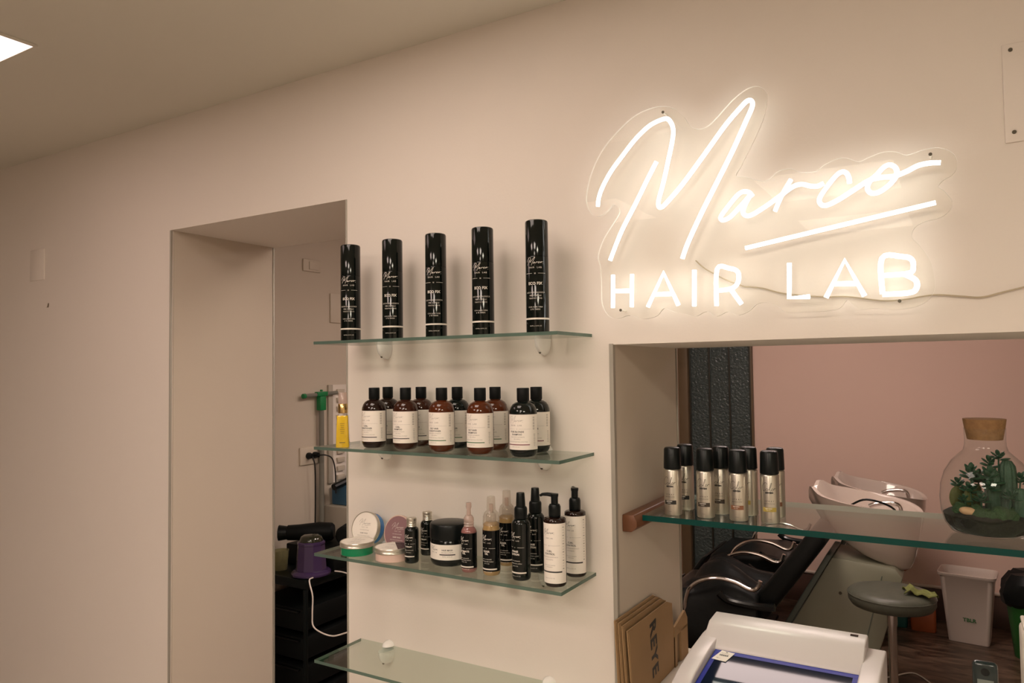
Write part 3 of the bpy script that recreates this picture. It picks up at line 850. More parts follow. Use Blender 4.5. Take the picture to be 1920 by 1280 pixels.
# --- pump bottles
def make_pump():
    e = empty('pump_bottle'); r = .0250
    build('bottle_body', G().lathe([(0, 0), (.0215, 0), (.0240, .003), (r, .008), (r, .141), (.0243, .1455), (.021, .148), (.013, .149), (0, .1492)], 36), 'amber_dark', e, ang=50)
    build('pump_collar', G().lathe([(0, .1495), (.0125, .1495), (.0135, .151), (.0135, .172), (.0115, .177), (.008, .178), (0, .178)], 26), 'black_plastic', e)
    h = G().lathe([(0, .1785), (.0078, .1785), (.0078, .192), (.0090, .196), (.0090, .200), (0, .2015)], 20)
    h.tube([(-.002, 0, .1965), (-.018, 0, .1975), (-.030, 0, .1965), (-.036, 0, .1935)], [.0050, .0042, .0034, .0030], 8)
    build('pump_head', h, 'black_plastic', e)
    return e
def pump_label(e, rot):
    r = .0253; q = .0256
    g = G(); label_shell(g, r, .0085, .1385, rot + R(-85), rot + R(95), n=30)
    build('label', g, 'label_paper', e, recalc=False)['label'] = 'off-white paper label'
    g = G()
    def t(s, size, z, mi, b=0.0): onto_cyl(g, text2d(s, size, b), q, rot, z, -.002, mi)
    for _, pts in LG: onto_cyl(g, ribbon2d([((x - .5) * .030, y * .030) for x, y in pts], .0005), q, rot, .113, -.004, 1)
    t('HAIR  LAB', .0040, .105, 0)
    onto_cyl(g, rect2d(.012, .0004), q, rot, .0905, -.014, 0); onto_cyl(g, rect2d(.022, .0004), q, rot, .0905, .012, 0); t('ld', .004, .0890, 0)
    t('CURL', .0056, .0765, 1, .0001); t('CONTROL', .0056, .0705, 1, .0001); t('CREMA MODELLANTE RICCI', .0032, .0645, 0); t('ANTICRESPO', .0032, .0590, 0)
    t('CON OLIO DI ARGAN', .0028, .0470, 0); t('E KERATINA', .0028, .0430, 0)
    onto_cyl(g, rect2d(.056, .0030, 14), q, rot, .0335, 0, 1); t('200 ML e 6.7 FL OZ', .0030, .0190, 0)
    for k in range(16): onto_cyl(g, rect2d(.0045, .0006 if k % 3 else .0016, 1), q, rot + R(72), .130 - k * .0060, 0, 0)
    build('lettering', g, ['print_grey', 'print_black'], e, recalc=False)
a = make_pump(); pump_label(a, R(0)); a.location = (-.773, -.132, Z3)
tagit(a, 'amber pump bottle with white label at the front right shelf corner', 'pump bottle', 'pump bottles on the third shelf')
b = make_pump(); b.location = (-.768, -.040, Z3); b.rotation_euler.z = R(-55); pump_label(b, R(58))
tagit(b, 'amber pump bottle with white label in the back, nearest the wall', 'pump bottle', 'pump bottles on the third shelf')

# --- silver colour sprays on the pass-through shelf
def make_colour(band):
    e = empty('colour_spray_can'); r = .0205
    build('can_body', G().lathe([(0, 0), (r - .002, 0), (r - .001, .001), (r, .002), (r, .104), (r - .001, .1065), (r - .003, .108), (0, .108)], 32), 'aluminium', e)
    build('cap', G().lathe([(0, .1085), (r - .0006, .1085), (r, .1092), (r - .0012, .154), (r - .003, .1575), (r - .006, .159), (0, .1592)], 32), 'black_plastic', e)
    q = r + .0003; g = G()
    C1 = [(-.004, .0145), (-.006, .018), (-.011, .017), (-.0155, .011), (-.0165, .004), (-.0135, .000), (-.008, .0020)]
    O1 = [(-.005, .0055), (-.0075, .003), (-.006, .0005), (-.0030, .001), (-.0020, .0035), (-.005, .0055)]
    L1 = [(-.001, .002), (.003, .009), (.0055, .0160), (.0045, .0175), (.0020, .0100), (.0010, .002), (.0030, .0005), (.0050, .002)]
    O2 = [(.0070, .0055), (.0050, .003), (.006, .0008), (.0085, .0013), (.0095, .0040), (.0070, .0055)]
    R1 = [(.0100, .0025), (.0118, .0065), (.0124, .0050), (.0150, .0058)]
    for s in (C1, O1, L1, O2, R1):
        onto_cyl(g, ribbon2d([tuple(p)[:2] for p in smooth([(x, y, 0) for x, y in s], 3)], .0007), q, 0, .0720, 0, 0)
    txt(g, 'SEVEN', .0048, q, .0665, 0, 0, .0005, 1.3)
    txt(g, 'SPRAY', .0046, q, .0480, 0, 0, 0, 1.8); txt(g, 'RITOCCO', .0042, q, .0425, 0, 0, 0, 1.25)
    txt(g, '75 ml e', .0025, q, .0090, 0, 0)
    onto_cyl(g, rect2d(.030, .0095), q, 0, .0310, 0, 1)
    onto_cyl(g, text2d('CASTANO', .0032, .0001), r + .0006, 0, .0322, -.002, 2); onto_cyl(g, text2d('SCURO', .0026), r + .0006, 0, .0285, -.002, 2)
    build('lettering', g, ['print_black', band, 'print_white'], e, recalc=False)['label'] = 'dark script lettering with a coloured name bar'
    return e
K = {'dark_band': make_colour('dark_band'), 'brown_band': make_colour('brown_band'), 'copper_band': make_colour('copper_band'), 'yellow_band': make_colour('yellow_band')}
used = set()
for i, (k, x, y, a, lab) in enumerate([
   ('dark_band', -.583, .112, -2, 'silver spray can with black name bar, front row nearest the wooden batten'),
   ('brown_band', -.506, .116, 2, 'silver spray can with dark brown name bar, second in the front row'),
   ('copper_band', -.430, .114, 4, 'silver spray can with copper name bar, third in the front row'),
   ('yellow_band', -.362, .121, 8, 'silver spray can with golden name bar at the right of the front row'),
   ('dark_band', -.577, .190, 0, 'silver spray can with black name bar behind, nearest the wooden batten'),
   ('brown_band', -.486, .175, -4, 'silver spray can behind, between the brown-bar and copper-bar front cans'),
   ('yellow_band', -.424, .190, -20, 'silver spray can almost hidden behind the copper-bar can'),
   ('copper_band', -.364, .195, 10, 'silver spray can almost hidden behind the golden-bar can')]):
    c = K[k] if k not in used else copy_tree(K[k])
    used.add(k)
    c.location = (x, y, 1.2044); c.rotation_euler = (0, 0, R(a))
    tagit(c, lab, 'spray can', 'silver spray cans on the pass-through shelf')

# ================================================================ terrarium
e = empty('terrarium', (0.050, 0.200, 1.2044), 0, 'round corked glass bottle terrarium with cacti and succulents on the glass shelf', 'terrarium')
prof = [(0, .001), (.050, .001), (.066, .006), (.077, .022), (.083, .045), (.0848, .072), (.0825, .100), (.075, .126), (.062, .148), (.048, .162), (.040, .170), (.0372, .180), (.0365, .190), (.0372, .214), (.0380, .2155)]
build('glass_jar', G().lathe(prof, 56), 'jar_glass', e, recalc=False, ang=80)
build('cork', G().lathe([(0, .1925), (.0315, .1925), (.0360, .2160), (.0385, .2330), (.0385, .2345), (0, .2345)], 32), 'cork', e)
g = G().lathe([(0, .003), (.048, .003), (.064, .008), (.074, .022), (.0795, .040), (.070, .046), (.040, .050), (0, .052)], 40)
build('soil', g, 'soil', e)
def moss(x, y, r, h):
    g = G(); rr = random.Random(int(x * 999))
    b = G().lathe([(0, 0), (r, 0), (r * .95, h * .4), (r * .6, h * .85), (0, h)], 16)
    g.add([(p[0] * (1 + rr.uniform(-.15, .15)) + x, p[1] * (1 + rr.uniform(-.15, .15)) + y, p[2] + .040 + rr.uniform(-.002, .002)) for p in b.v], b.f)
    o = build('moss', g, 'moss', e); o['kind'] = 'stuff'
for a in [(-.045, -.030, .018, .030), (-.010, -.052, .020, .022), (.020, -.050, .022, .026), (.048, -.022, .018, .024)]: moss(*a)
def column(x, y, r, h, m='cactus'):
    build('cactus', G().lathe([(0, 0), (r * .9, 0), (r, h * .15), (r * 1.02, h * .7), (r * .9, h * .88), (r * .5, h * .98), (0, h)], 40, c=(x, y, .045), rib=.09, ribs=10), m, e, ang=70)
column(.010, -.012, .0135, .090)
column(.036, -.004, .0150, .108)
column(.055, -.030, .0115, .056)
column(.030, .034, .0130, .085)
column(-.020, .010, .0110, .055, 'cactus_olive')
def pad(x, y, z, w, h, a, m='cactus_olive'):
    build('cactus_pad', G().ell((x, y, z), w, w * .32, h, 16, 10, rot=Matrix.Rotation(a, 3, 'Z')), m, e)
pad(-.052, -.012, .072, .0155, .024, R(20)); pad(-.034, .006, .060, .013, .022, R(-10)); pad(-.030, -.030, .078, .013, .018, R(30)); pad(-.046, .026, .062, .016, .020, R(-30), 'cactus')
def succulent(x, y, z, s, n, h, seed):
    s *= 1.3
    rr = random.Random(seed)
    st = build('succulent_stem', G().tube([(x * .8, y * .8, .045), (x * .93, y, (z + .045) / 2), (x, y, z)], .0016, 6), 'leaf', e)
    for k in range(n):
        a = k * 2.4 + rr.uniform(-.2, .2); t = k / n
        el = R(10 + 60 * t)
        d = Vector((math.cos(a) * math.cos(el), math.sin(a) * math.cos(el), math.sin(el)))
        L = s * (1 - .35 * t)
        rot = d.to_track_quat('X', 'Z').to_matrix()
        c = Vector((x, y, z - h * (1 - t))) + d * L * .62
        build('leaf', G().ell(c, L * .55, L * .34, L * .13, 8, 6, rot=rot), 'leaf', st)
succulent(-.028, -.020, .132, .017, 12, .020, 1)
succulent(-.030, -.034, .098, .016, 9, .012, 2)
succulent(-.040, -.036, .076, .011, 8, .008, 3)
succulent(.004, -.020, .128, .019, 12, .024, 4)
succulent(.006, -.004, .150, .015, 8, .014, 5)
succulent(.022, -.006, .162, .014, 8, .010, 6)
succulent(.004, -.036, .105, .014, 9, .012, 7)
succulent(.040, -.036, .088, .014, 9, .012, 8)
succulent(-.014, .010, .118, .017, 11, .018, 9)
succulent(-.050, -.006, .104, .014, 9, .012, 10)
succulent(-.012, -.046, .082, .013, 10, .012, 11)
succulent(.058, -.006, .120, .015, 9, .014, 12)
moss(-.020, -.044, .016, .026); moss(.004, -.060, .014, .018); moss(.036, -.048, .016, .020)
rot = Matrix.Rotation(R(8), 3, 'Y')
build('pebble', G().ell((-.034, -.052, .052), .0165, .010, .0085, 14, 9, rot=rot), 'pebble', e)
build('pebble', G().ell((-.012, -.060, .048), .0100, .007, .0075, 12, 8), 'pebble', e)

# ================================================================ things on the sill
# flat folded kraft bags leaning on the reveal
def bag(x, y0, y1, zt, lean, lab, text=False, t=.0035, handle=False):
    e = empty('paper_bag', (x, (y0 + y1) / 2, ZS + .0006), 0, lab, 'paper bag', 'folded kraft bags on the sill')
    w = (y1 - y0) / 2; h = zt - ZS
    # outline in (y, z), slightly askew
    P = [(-w + lean * 1.2, 0), (-w - .004, h * .985), (w - .045, h * .955), (w - .005, h * .88), (w + lean * .2, h * .5), (w + lean * .4, 0)]
    build('bag_body', G().prism(P, 'x', -t / 2, t / 2), 'kraft', e, bevel=.0006, seg=1)
    g = G(); g.prism([(-w + .001 + lean, .02), (-w + .001, h * .97), (-w + .016, h * .96), (-w + .016 + lean, .02)], 'x', t / 2 + .0002, t / 2 + .0014)
    build('side_fold', g, 'kraft', e)
    if text:
        g = G()
        fs = text2d('REYE', .058, .0017, 'LEFT', 1.12)
        th = R(-90 + 7)
        onto_plane(g, fs, lambda a, b: (t / 2 + .0006, -.018 + a * math.cos(th) - b * math.sin(th), h * .86 + a * math.sin(th) + b * math.cos(th)))
        build('lettering', g, 'print_black', e, recalc=False)['label'] = 'bold black capitals running down the bag'
    return e
bag(-.6765, -.030, .255, .985, .015, 'brown kraft bag rearmost of the leaning stack, against the reveal')
bag(-.6710, -.022, .268, .978, .015, 'brown kraft bag second from the reveal in the leaning stack')
bag(-.6650, -.016, .280, .970, .018, 'brown kraft bag just behind the front lettered bag')
bag(-.6560, -.008, .300, .958, .020, 'front kraft paper bag of the stack with bold black lettering', text=True)
e = empty('paper_bag', (-.655, .375, ZS + .0006), 0, 'narrow kraft bag with a cut-out handle slot behind the lettered bag', 'paper bag', 'folded kraft bags on the sill')
g = G()
g.prism([(-.070, 0), (-.070, .104), (.018, .124), (.038, .100), (.038, .080), (-.070, .075)][:5] + [(-.070, .078)], 'x', -.003, .003)
g.prism([(-.070, 0), (-.070, .078), (-.052, .080), (-.052, 0)], 'x', -.003, .003)
g.prism([(-.018, 0), (-.018, .081), (.038, .082), (.040, 0)], 'x', -.003, .003)
build('bag_body', g, 'kraft', e)
build('inner_panel', G().box(-.0035, -.0025, -.052, -.018, 0, .08), 'kraft_dark', e)

# white desktop device with blue glass lid
e = empty('desktop_device', (-.335, 0, ZS + .0005), 0, 'white desktop appliance with a dark blue glass lid on the sill', 'appliance')
zz = lambda z: z - ZS
def arm(x0, x1, name='side_arm'):
    pr = [(.235, 0), (.245, .150), (.235, .158), (.150, .160), (.060, .153), (-.040, .138), (-.130, .112), (-.210, .078), (-.255, .040), (-.265, 0)]
    return build(name, G().prism(pr, 'x', x0, x1), 'device_white', e, bevel=.004, seg=3)
arm(-.196, -.156); arm(.148, .188)
build('base', G().prism([(.20, 0), (.20, .12), (.10, .118), (-.24, .060), (-.25, 0)], 'x', -.155, .147), 'device_white', e)
g = G().prism([(.246, .1), (.244, .178), (.236, .186), (.176, .182), (.168, .178), (.116, .150), (.110, .143), (.110, .122), (.20, .122)], 'x', -.187, .152)
build('hinge_housing', g, 'device_white', e, bevel=.003, seg=3)
lidf = lambda y: .142 + (y - .115) * .119
g = G().prism([(.108, lidf(.108) - .004), (.108, lidf(.108)), (-.235, lidf(-.235)), (-.235, lidf(-.235) - .004)], 'x', -.1535, .1455)
build('glass_lid', g, 'device_lid', e, bevel=.001, seg=1)['label'] = 'dark blue glass lid'
g = G()
for (x0, x1, y0, y1) in ((-.1535, .1455, .092, .1075), (-.1535, -.1435, -.235, .0915), (.1355, .1455, -.235, .0915)):
    g.add([(x0, y0, lidf(y0) + .0006), (x1, y0, lidf(y0) + .0006), (x1, y1, lidf(y1) + .0006), (x0, y1, lidf(y1) + .0006)], [(0, 1, 2, 3)])
build('lid_border', g, 'device_blue', e)['label'] = 'bright blue border strip of the lid'
stk = build('price_sticker', G().prism([(-.150, .062), (-.118, .058), (-.108, .102), (-.138, .106)], 'z', 0, .0004), 'label_paper', e)
stk.rotation_euler = (math.atan(.119), 0, 0); stk.location = (0, 0, lidf(0) + .0012)
g = G()
bx = lambda x, y: (-.128 + x, .080 + y, .0008)
for k in range(14): onto_plane(g, rect2d(.0006 if k % 3 else .0011, .007, 1), lambda x, y, k=k: (-.137 + k * .0014 + x, .084 + y, .0008))
onto_plane(g, text2d('ARTICOLO', .0035), lambda x, y: (-.127 + x, .092 + y, .0008)); onto_plane(g, rect2d(.004, .003, 1), lambda x, y: (-.125 + x, .099 + y, .0008))
onto_plane(g, text2d('PZ 1', .0045), lambda x, y: (-.137 + x, .068 + y, .0008))
build('lettering', g, 'print_black', stk, recalc=False)
sw = build('switch', G().box(.118, .134, .214, .224, .1850, .1862), 'black_gloss', e)

# cordless phone and white dispenser at the right
e = empty('cordless_phone', (.037, .300, ZS + .0005), 0, 'dark cordless phone standing upright on its base at the lower right', 'phone')
build('base', G().lathe([(0, 0), (.040, 0), (.042, .006), (.030, .022), (0, .024)], 28, sy=1.1), 'phone_black', e)
g = G().box(-.0235, .0235, -.010, .010, .020, .148)
build('handset', g, 'phone_black', e, bevel=.009, seg=4)
build('screen', G().box(-.0150, .0150, -.0118, -.0103, .075, .112), 'screen_grey', e, bevel=.0008)
build('earpiece', G().tube([(0, -.0103, .128), (0, -.0116, .128)], .008, 16), 'black_gloss', e)
build('keypad', G().box(-.015, .015, -.0116, -.0103, .03, .07), 'black_gloss', e)
e = empty('dispenser', (.148, .40, ZS + .0005), 0, 'tall cream plastic container cut by the lower right frame edge', 'container')
build('container_body', G().prism([(-.040, -.05), (.06, -.05), (.06, .05), (-.040, .05)], 'z', 0, .205), 'white_plastic', e, bevel=.012, seg=3)
build('lid', G().prism([(-.037, -.047), (.057, -.047), (.057, .047), (-.037, .047)], 'z', .206, .216), 'white_plastic', e, bevel=.004)

# ================================================================ back room: wash units
def wash_unit(loc, lab, lever=True):
    e = empty('wash_unit', loc, 0, lab, 'wash basin', 'hair wash units along the pink wall')
    # bowl lofted from rings; rim high at the neck side (-x), low at the tap side
    N = 48
    def rim(a):
        c = math.cos(a)
        z = .965 - .085 * (c * .5 + .5) ** .9
        notch = .075 * math.exp(-((a - PI) / .22) ** 2)
        hump = .022 * math.exp(-((abs(a - PI) - .48) / .22) ** 2)
        back = -.012 * math.exp(-((min(a, 2 * PI - a)) / .5) ** 2)
        return z - notch + hump + back
    def pt(a, k, zf, dx=0):
        c, s_ = math.cos(a), math.sin(a)
        ex = abs(c) ** .85 * (1 if c > 0 else -1); ey = abs(s_) ** .85 * (1 if s_ > 0 else -1)
        return (dx + ex * .245 * k, ey * .235 * k, zf)
    rows = [(1.0, 0, 1.0), (.985, .0, .97), (.93, .01, .80), (.82, .025, .50), (.68, .045, .24), (.52, .065, .06), (.40, .07, 0.0)]
    vs = []; fs = []
    def ring(k, dx, t, inner):
        o = len(vs)
        for i in range(N):
            a = 2 * PI * i / N
            zr = rim(a)
            zb = (.70 if inner else .645) - .04 * math.cos(a) * (1 - t)
            vs.append(pt(a, k - (.075 if inner else 0), zb + (zr - zb) * t + (0 if not (inner and t == 1) else .0), dx))
        return o
    R0 = [ring(k, dx, t, False) for k, dx, t in rows]
    R1 = [ring(k, dx, t, True) for k, dx, t in rows[:5]]
    def joinr(a, b, flip=False):
        for i in range(N):
            j = (i + 1) % N
            q = (a + i, a + j, b + j, b + i)
            fs.append(q[::-1] if flip else q)
    for a, b in zip(R0, R0[1:]): joinr(a, b)
    for a, b in zip(R1, R1[1:]): joinr(a, b, True)
    joinr(R1[0], R0[0])
    fs.append(tuple(R0[-1] + i for i in range(N))); fs.append(tuple(R1[-1] + i for i in range(N)))
    b = build('basin', G().add(vs, fs), 'basin_ceramic', e, ang=60)
    g = G().tube(smooth([(.155, .0, .80), (.150, .0, .885), (.120, .0, .905), (.060, .0, .900), (.020, 0, .885)], 5), .011, 12)
    build('tap', g, 'chrome', b)
    build('drain', G().lathe([(0, 0), (.022, 0), (.02, .004), (0, .004)], 20, c=(.04, 0, .712)), 'chrome', b)
    hose = G().tube(smooth([(.165, -.05, .83), (.12, -.10, .905), (.02, -.12, .935), (-.05, -.10, .90)], 6), .005, 8)
    # slanted pedestal
    g = G().prism([(-.50, 0), (-.13, .66), (.13, .64), (.16, .60), (-.02, .0)], 'y', -.15, .15)
    build('pedestal', g, 'unit_cream', e, bevel=.006)
    g = G().prism([(-.535, 0), (-.155, .672), (-.128, .668), (-.505, 0)], 'y', -.158, .158)
    build('pedestal_edge', g, 'unit_edge', e, bevel=.004)['label'] = 'grey-green metal front edge of the pedestal'
    for (x, z) in ((-.26, .29), (-.10, .50), (.0, .56), (-.14, .12)):
        build('screw', G().tube([(x, -.1545, z), (x, -.1505, z)], .007, 10), 'screw', e)
    build('seam', G().prism([(-.06, .05), (.075, .60), (.079, .60), (-.056, .05)], 'y', -.1525, -.1505), 'unit_edge', e)
    return e, hose
e, hose = wash_unit((-.385, 2.30, 0), 'nearer white ceramic hair-wash basin on a slanted cream pedestal')
build('shower_hose', hose, 'black_plastic', e)['label'] = 'black hose curving over the basin rim'
e, hose = wash_unit((-.395, 3.13, -.060), 'farther white wash basin against the pink wall, behind the nearer one')

# ================================================================ wash chairs
def wash_chair(loc, lab):
    e = empty('wash_chair', loc, 0, lab, 'salon chair', 'black reclining wash chairs')
    g = G().prism([(-.36, .40), (-.34, .46), (.02, .48), (.10, .44), (.08, .37), (-.30, .34)], 'y', -.24, .24)
    build('seat', g, 'black_leather', e, bevel=.03, seg=4)
    g = G().prism([(.04, .41), (.35, .82), (.40, .82), (.42, .77), (.15, .39), (.10, .37)], 'y', -.235, .235)
    build('backrest', g, 'black_leather', e, bevel=.028, seg=4)
    g = G().prism([(-.40, .42), (-.36, .44), (-.52, .18), (-.56, .20)], 'y', -.22, .22)
    build('leg_rest', g, 'black_leather', e, bevel=.015, seg=3)
    for s in (-1, 1):
        y = s * .275
        pts = smooth([(-.215, y, .36), (-.212, y, .44), (-.19, y, .50), (-.135, y, .545), (-.06, y, .567), (.02, y, .560), (.09, y, .535), (.125, y, .545), (.140, y, .580)], 5)
        build('arm_hoop', G().tube(pts, .0095, 10), 'chrome', e)['label'] = 'bent chrome arm hoop'
        g = G().tube(smooth([(-.05, y, .50), (.0, y, .47), (.12, y, .462), (.20, y, .47)], 5), .018, 10)
        build('arm_pad', g, 'black_gloss', e)
    build('base_column', G().tube([(-.16, 0, .02), (-.16, 0, .345)], .035, 16), 'black_plastic', e)
    build('foot_plate', G().box(-.36, -.05, -.20, .20, .0008, .02), 'black_plastic', e, bevel=.006)
    return e
a = wash_chair((-.925, 2.16, 0), 'nearer black reclining chair with chrome arm hoops, below the teal shelf edge')
b = copy_tree(a); b.location = (-.93, 3.02, .0)
tagit(b, 'farther black reclining chair behind, beside the textured folding door', 'salon chair', 'black reclining wash chairs')
# cape thrown over the nearer chair
vs = []; fs = []
nx, ny = 26, 20
for i in range(nx + 1):
    for j in range(ny + 1):
        u, v = i / nx, j / ny
        x = -1.32 + .52 * u
        y = 1.84 + .50 * v
        z = .485 + .05 * math.sin(PI * u) + .035 * math.sin(u * 9 + v * 4) * (1 - u * .5) + .02 * math.sin(v * 17 + u * 5)
        if u < .35: z -= (.35 - u) ** 1.5 * 1.3
        if v < .12: z -= (.12 - v) * 2.6
        z = max(z, .03)
        vs.append((x, y, z))
for i in range(nx):
    for j in range(ny):
        q = i * (ny + 1) + j
        fs.append((q, q + ny + 1, q + ny + 2, q + 1))
o = build('cutting_cape', G().add(vs, fs), 'black_cloth', recalc=False, ang=80)
md = o.modifiers.new('thickness', 'SOLIDIFY'); md.thickness = .006
tagit(o, 'crumpled black cutting cape thrown over the nearer wash chair', 'cape')

# ================================================================ stool
e = empty('stool', (-.255, 1.90, 0), 0, 'round grey-green vinyl stool on a metal column in front of the basins', 'stool')
build('seat', G().lathe([(0, .540), (.120, .540), (.155, .548), (.166, .565), (.167, .590), (.160, .603), (.130, .612), (0, .616)], 48), 'stool_vinyl', e, ang=60)
build('seat_seam', G().tube([(.1675 * math.cos(a), .1675 * math.sin(a), .592) for a in [2 * PI * k / 48 for k in range(48)]], .0022, 6, True), 'stool_vinyl', e)
build('gas_column', G().tube([(0, 0, .47), (0, 0, .540)], .020, 16).tube([(0, 0, .10), (0, 0, .468)], .0165, 16).tube([(0, 0, .462), (0, 0, .470)], .019, 16), 'chrome', e)
for k in range(5):
    a = 2 * PI * k / 5 + .3
    l = build('leg', G().tube([(0.018 * math.cos(a), 0.018 * math.sin(a), .095), (.13 * math.cos(a), .13 * math.sin(a), .075), (.23 * math.cos(a), .23 * math.sin(a), .052)], [.015, .013, .010], 8), 'chrome', e)
    g = G()
    g.ell((.23 * math.cos(a), .23 * math.sin(a), .0245), .024, .024, .024, 12, 8)
    build('castor', g, 'black_plastic', l)
# cloth on the stool
vs = []; fs = []
for i in range(15):
    for j in range(9):
        u, v = i / 14, j / 8
        z = .6185 + .022 * math.exp(-((u - .22) / .10) ** 2) * (1 - abs(v - .5)) + .010 * abs(math.sin(u * 8 + v * 3)) + .006 * math.sin(v * 11)
        vs.append((-.205 + .115 * u + .01 * math.sin(v * 5), 1.835 + .09 * v - .02 * u, z))
for i in range(14):
    for j in range(8):
        q = i * 9 + j
        fs.append((q, q + 9, q + 10, q + 1))
o = build('cleaning_cloth', G().add(vs, fs), 'cloth_green', recalc=False, ang=80)
md = o.modifiers.new('thickness', 'SOLIDIFY'); md.thickness = .003
tagit(o, 'crumpled yellow-green cloth lying on the round stool', 'cloth')

# ================================================================ bins and bottles on the floor
e = empty('waste_bin', (.030, 3.34, 0), R(-6), 'tall cream plastic waste bin with a tapered body by the pink wall', 'bin')
def rrect(hx, hy, r, n=5):
    P = []
    for sx, sy, a0 in ((1, 1, 0), (-1, 1, 90), (-1, -1, 180), (1, -1, 270)):
        for k in range(n + 1):
            a = R(a0 + 90 * k / n)
            P.append((sx * (hx - r) + r * math.cos(a), sy * (hy - r) + r * math.sin(a)))
    return P
def loft(g, secs, mi=0, cap0=True, cap1=False):
    vs = []; fs = []; n = len(secs[0][0])
    for P, z in secs: vs += [(x, y, z) for x, y in P]
    for k in range(len(secs) - 1):
        for i in range(n):
            j = (i + 1) % n
            fs.append((k * n + i, k * n + j, (k + 1) * n + j, (k + 1) * n + i))
    if cap0: fs.append(tuple(range(n))[::-1])
    if cap1: fs.append(tuple(range((len(secs) - 1) * n, len(secs) * n)))
    return g.add(vs, fs, mi)
g = loft(G(), [(rrect(.098, .070, .02), .001), (rrect(.100, .072, .02), .02), (rrect(.130, .098, .03), .360), (rrect(.140, .106, .034), .366), (rrect(.142, .108, .035), .382), (rrect(.137, .103, .033), .384), (rrect(.128, .094, .03), .360), (rrect(.097, .069, .02), .012)], cap1=True)
build('bin_body', g, 'bin_plastic', e, ang=50)
g = G(); onto_plane(g, text2d('TBLR', .028, .0008), lambda x, y: (x + .01, -.0880 - (y) * .08, .125 + y))
build('lettering', g, 'print_green', e, recalc=False)['label'] = 'small dark green printed letters'
e = empty('lined_bin', (.315, 3.20, 0), 0, 'green bin with a bulging black bin liner at the right frame edge', 'bin')
build('bin_body', G().lathe([(0, .001), (.085, .001), (.115, .29), (.110, .29), (.08, .01), (0, .01)], 30), 'green_plastic', e)
g = G(); rr = random.Random(3)
b = G().lathe([(0, .25), (.10, .255), (.135, .29), (.142, .34), (.13, .40), (.10, .44), (0, .45)], 24)
g.add([(p[0] * (1 + rr.uniform(-.07, .07)), p[1] * (1 + rr.uniform(-.07, .07)), p[2] + rr.uniform(-.01, .01)) for p in b.v], b.f)
build('bin_liner', g, 'black_cloth', e, ang=25)
e = empty('cleaner_bottle', (-.200, 3.40, 0), 0, 'orange plastic canister on the floor behind the stool', 'canister')
build('canister_body', loft(G(), [(rrect(.062, .04, .015), .001), (rrect(.066, .043, .015), .01), (rrect(.066, .043, .015), .13), (rrect(.05, .03, .012), .16), (rrect(.02, .02, .009), .175)], cap1=True), 'orange_plastic', e, ang=50)
build('cap', G().lathe([(0, .1755), (.018, .1755), (.018, .195), (0, .196)], 16), 'white_plastic', e)
e = empty('cleaner_bottle', (-.345, 3.42, 0), 0, 'dark teal plastic canister on the floor left of the orange one', 'canister')
build('canister_body', loft(G(), [(rrect(.060, .04, .015), .001), (rrect(.062, .042, .015), .01), (rrect(.062, .042, .015), .12), (rrect(.02, .02, .009), .16)], cap1=True), 'teal_plastic', e, ang=50)
build('cap', G().lathe([(0, .1605), (.016, .1605), (.016, .175), (0, .176)], 16), 'black_plastic', e)
o = build('floor_cable', G().tube(smooth([(-.42, 2.46, .004), (-.32, 2.56, .004), (-.24, 2.66, .004), (-.19, 2.64, .004), (-.12, 2.52, .004), (-.05, 2.36, .004)], 6), .0035, 6), 'cable_white')
tagit(o, 'thin pale cable looping across the back room floor', 'cable')

# ================================================================ through the doorway
# trolley
e = empty('trolley', (-2.545, .84, 0), 0, 'black storage trolley seen through the doorway', 'trolley')
hx, hy = .175, .20
build('top_tray', G().box(-hx, hx, -hy, hy, .640, .680), 'black_plastic', e, bevel=.006)
for sx in (-1, 1):
    for sy in (-1, 1):
        build('post', G().box(sx * hx - (.014 if sx > 0 else -.002), sx * hx - (.002 if sx > 0 else -.014), sy * hy - (.022 if sy > 0 else -.002), sy * hy - (.002 if sy > 0 else -.022), .05, .639), 'black_plastic', e, bevel=.003)
        build('castor', G().ell((sx * (hx - .02), sy * (hy - .02), .026), .024, .012, .0255, 12, 8), 'black_plastic', e)
for z in (.10, .22, .34, .46):
    d = build('drawer', G().box(-hx + .016, hx - .016, -hy + .004, hy - .004, z, z + .095), 'black_matt', e, bevel=.008)
    build('drawer_lip', G().box(-hx + .03, hx - .03, -hy - .010, -hy + .003, z + .080, z + .088), 'black_gloss', d, bevel=.002)
build('back_panel', G().box(-hx + .003, hx - .003, hy - .0035, hy - .0005, .08, .639), 'black_matt', e)
# wax warmer
e = empty('wax_warmer', (-2.418, .722, .6805), 0, 'purple pot warmer with a glossy dark lid on the trolley', 'wax warmer')
build('base_ring', G().lathe([(0, 0), (.075, 0), (.083, .004), (.084, .012), (.076, .020), (.066, .024), (0, .024)], 36), 'purple', e)
g = G().lathe([(0, .0245), (.0660, .0245), (.0645, .035), (.0580, .128), (.0600, .133), (.0600, .140), (.0540, .144), (0, .144)], 10)
build('body', g, 'purple', e, ang=20)
build('lid', G().lathe([(0, .1445), (.0500, .1445), (.0495, .150), (.043, .164), (.030, .170), (0, .1715)], 32), 'smoked_lid', e, ang=60)
P = smooth([(-2.345, .661, .690), (-2.338, .636, .690), (-2.322, .622, .676), (-2.302, .618, .630), (-2.304, .618, .560), (-2.300, .618, .512), (-2.260, .616, .494), (-2.200, .616, .488), (-2.150, .618, .500), (-2.05, .64, .540)], 6)
o = build('power_cord', G().tube(P, .0030, 8), 'cable_white')
tagit(o, 'white cord hanging from the purple warmer in front of the trolley', 'cable')
o = build('power_cord', G().tube(smooth([(-2.355, .80, .6835), (-2.30, .80, .6845), (-2.20, .80, .67), (-2.12, .80, .62)], 5), .003, 8), 'cable_white')
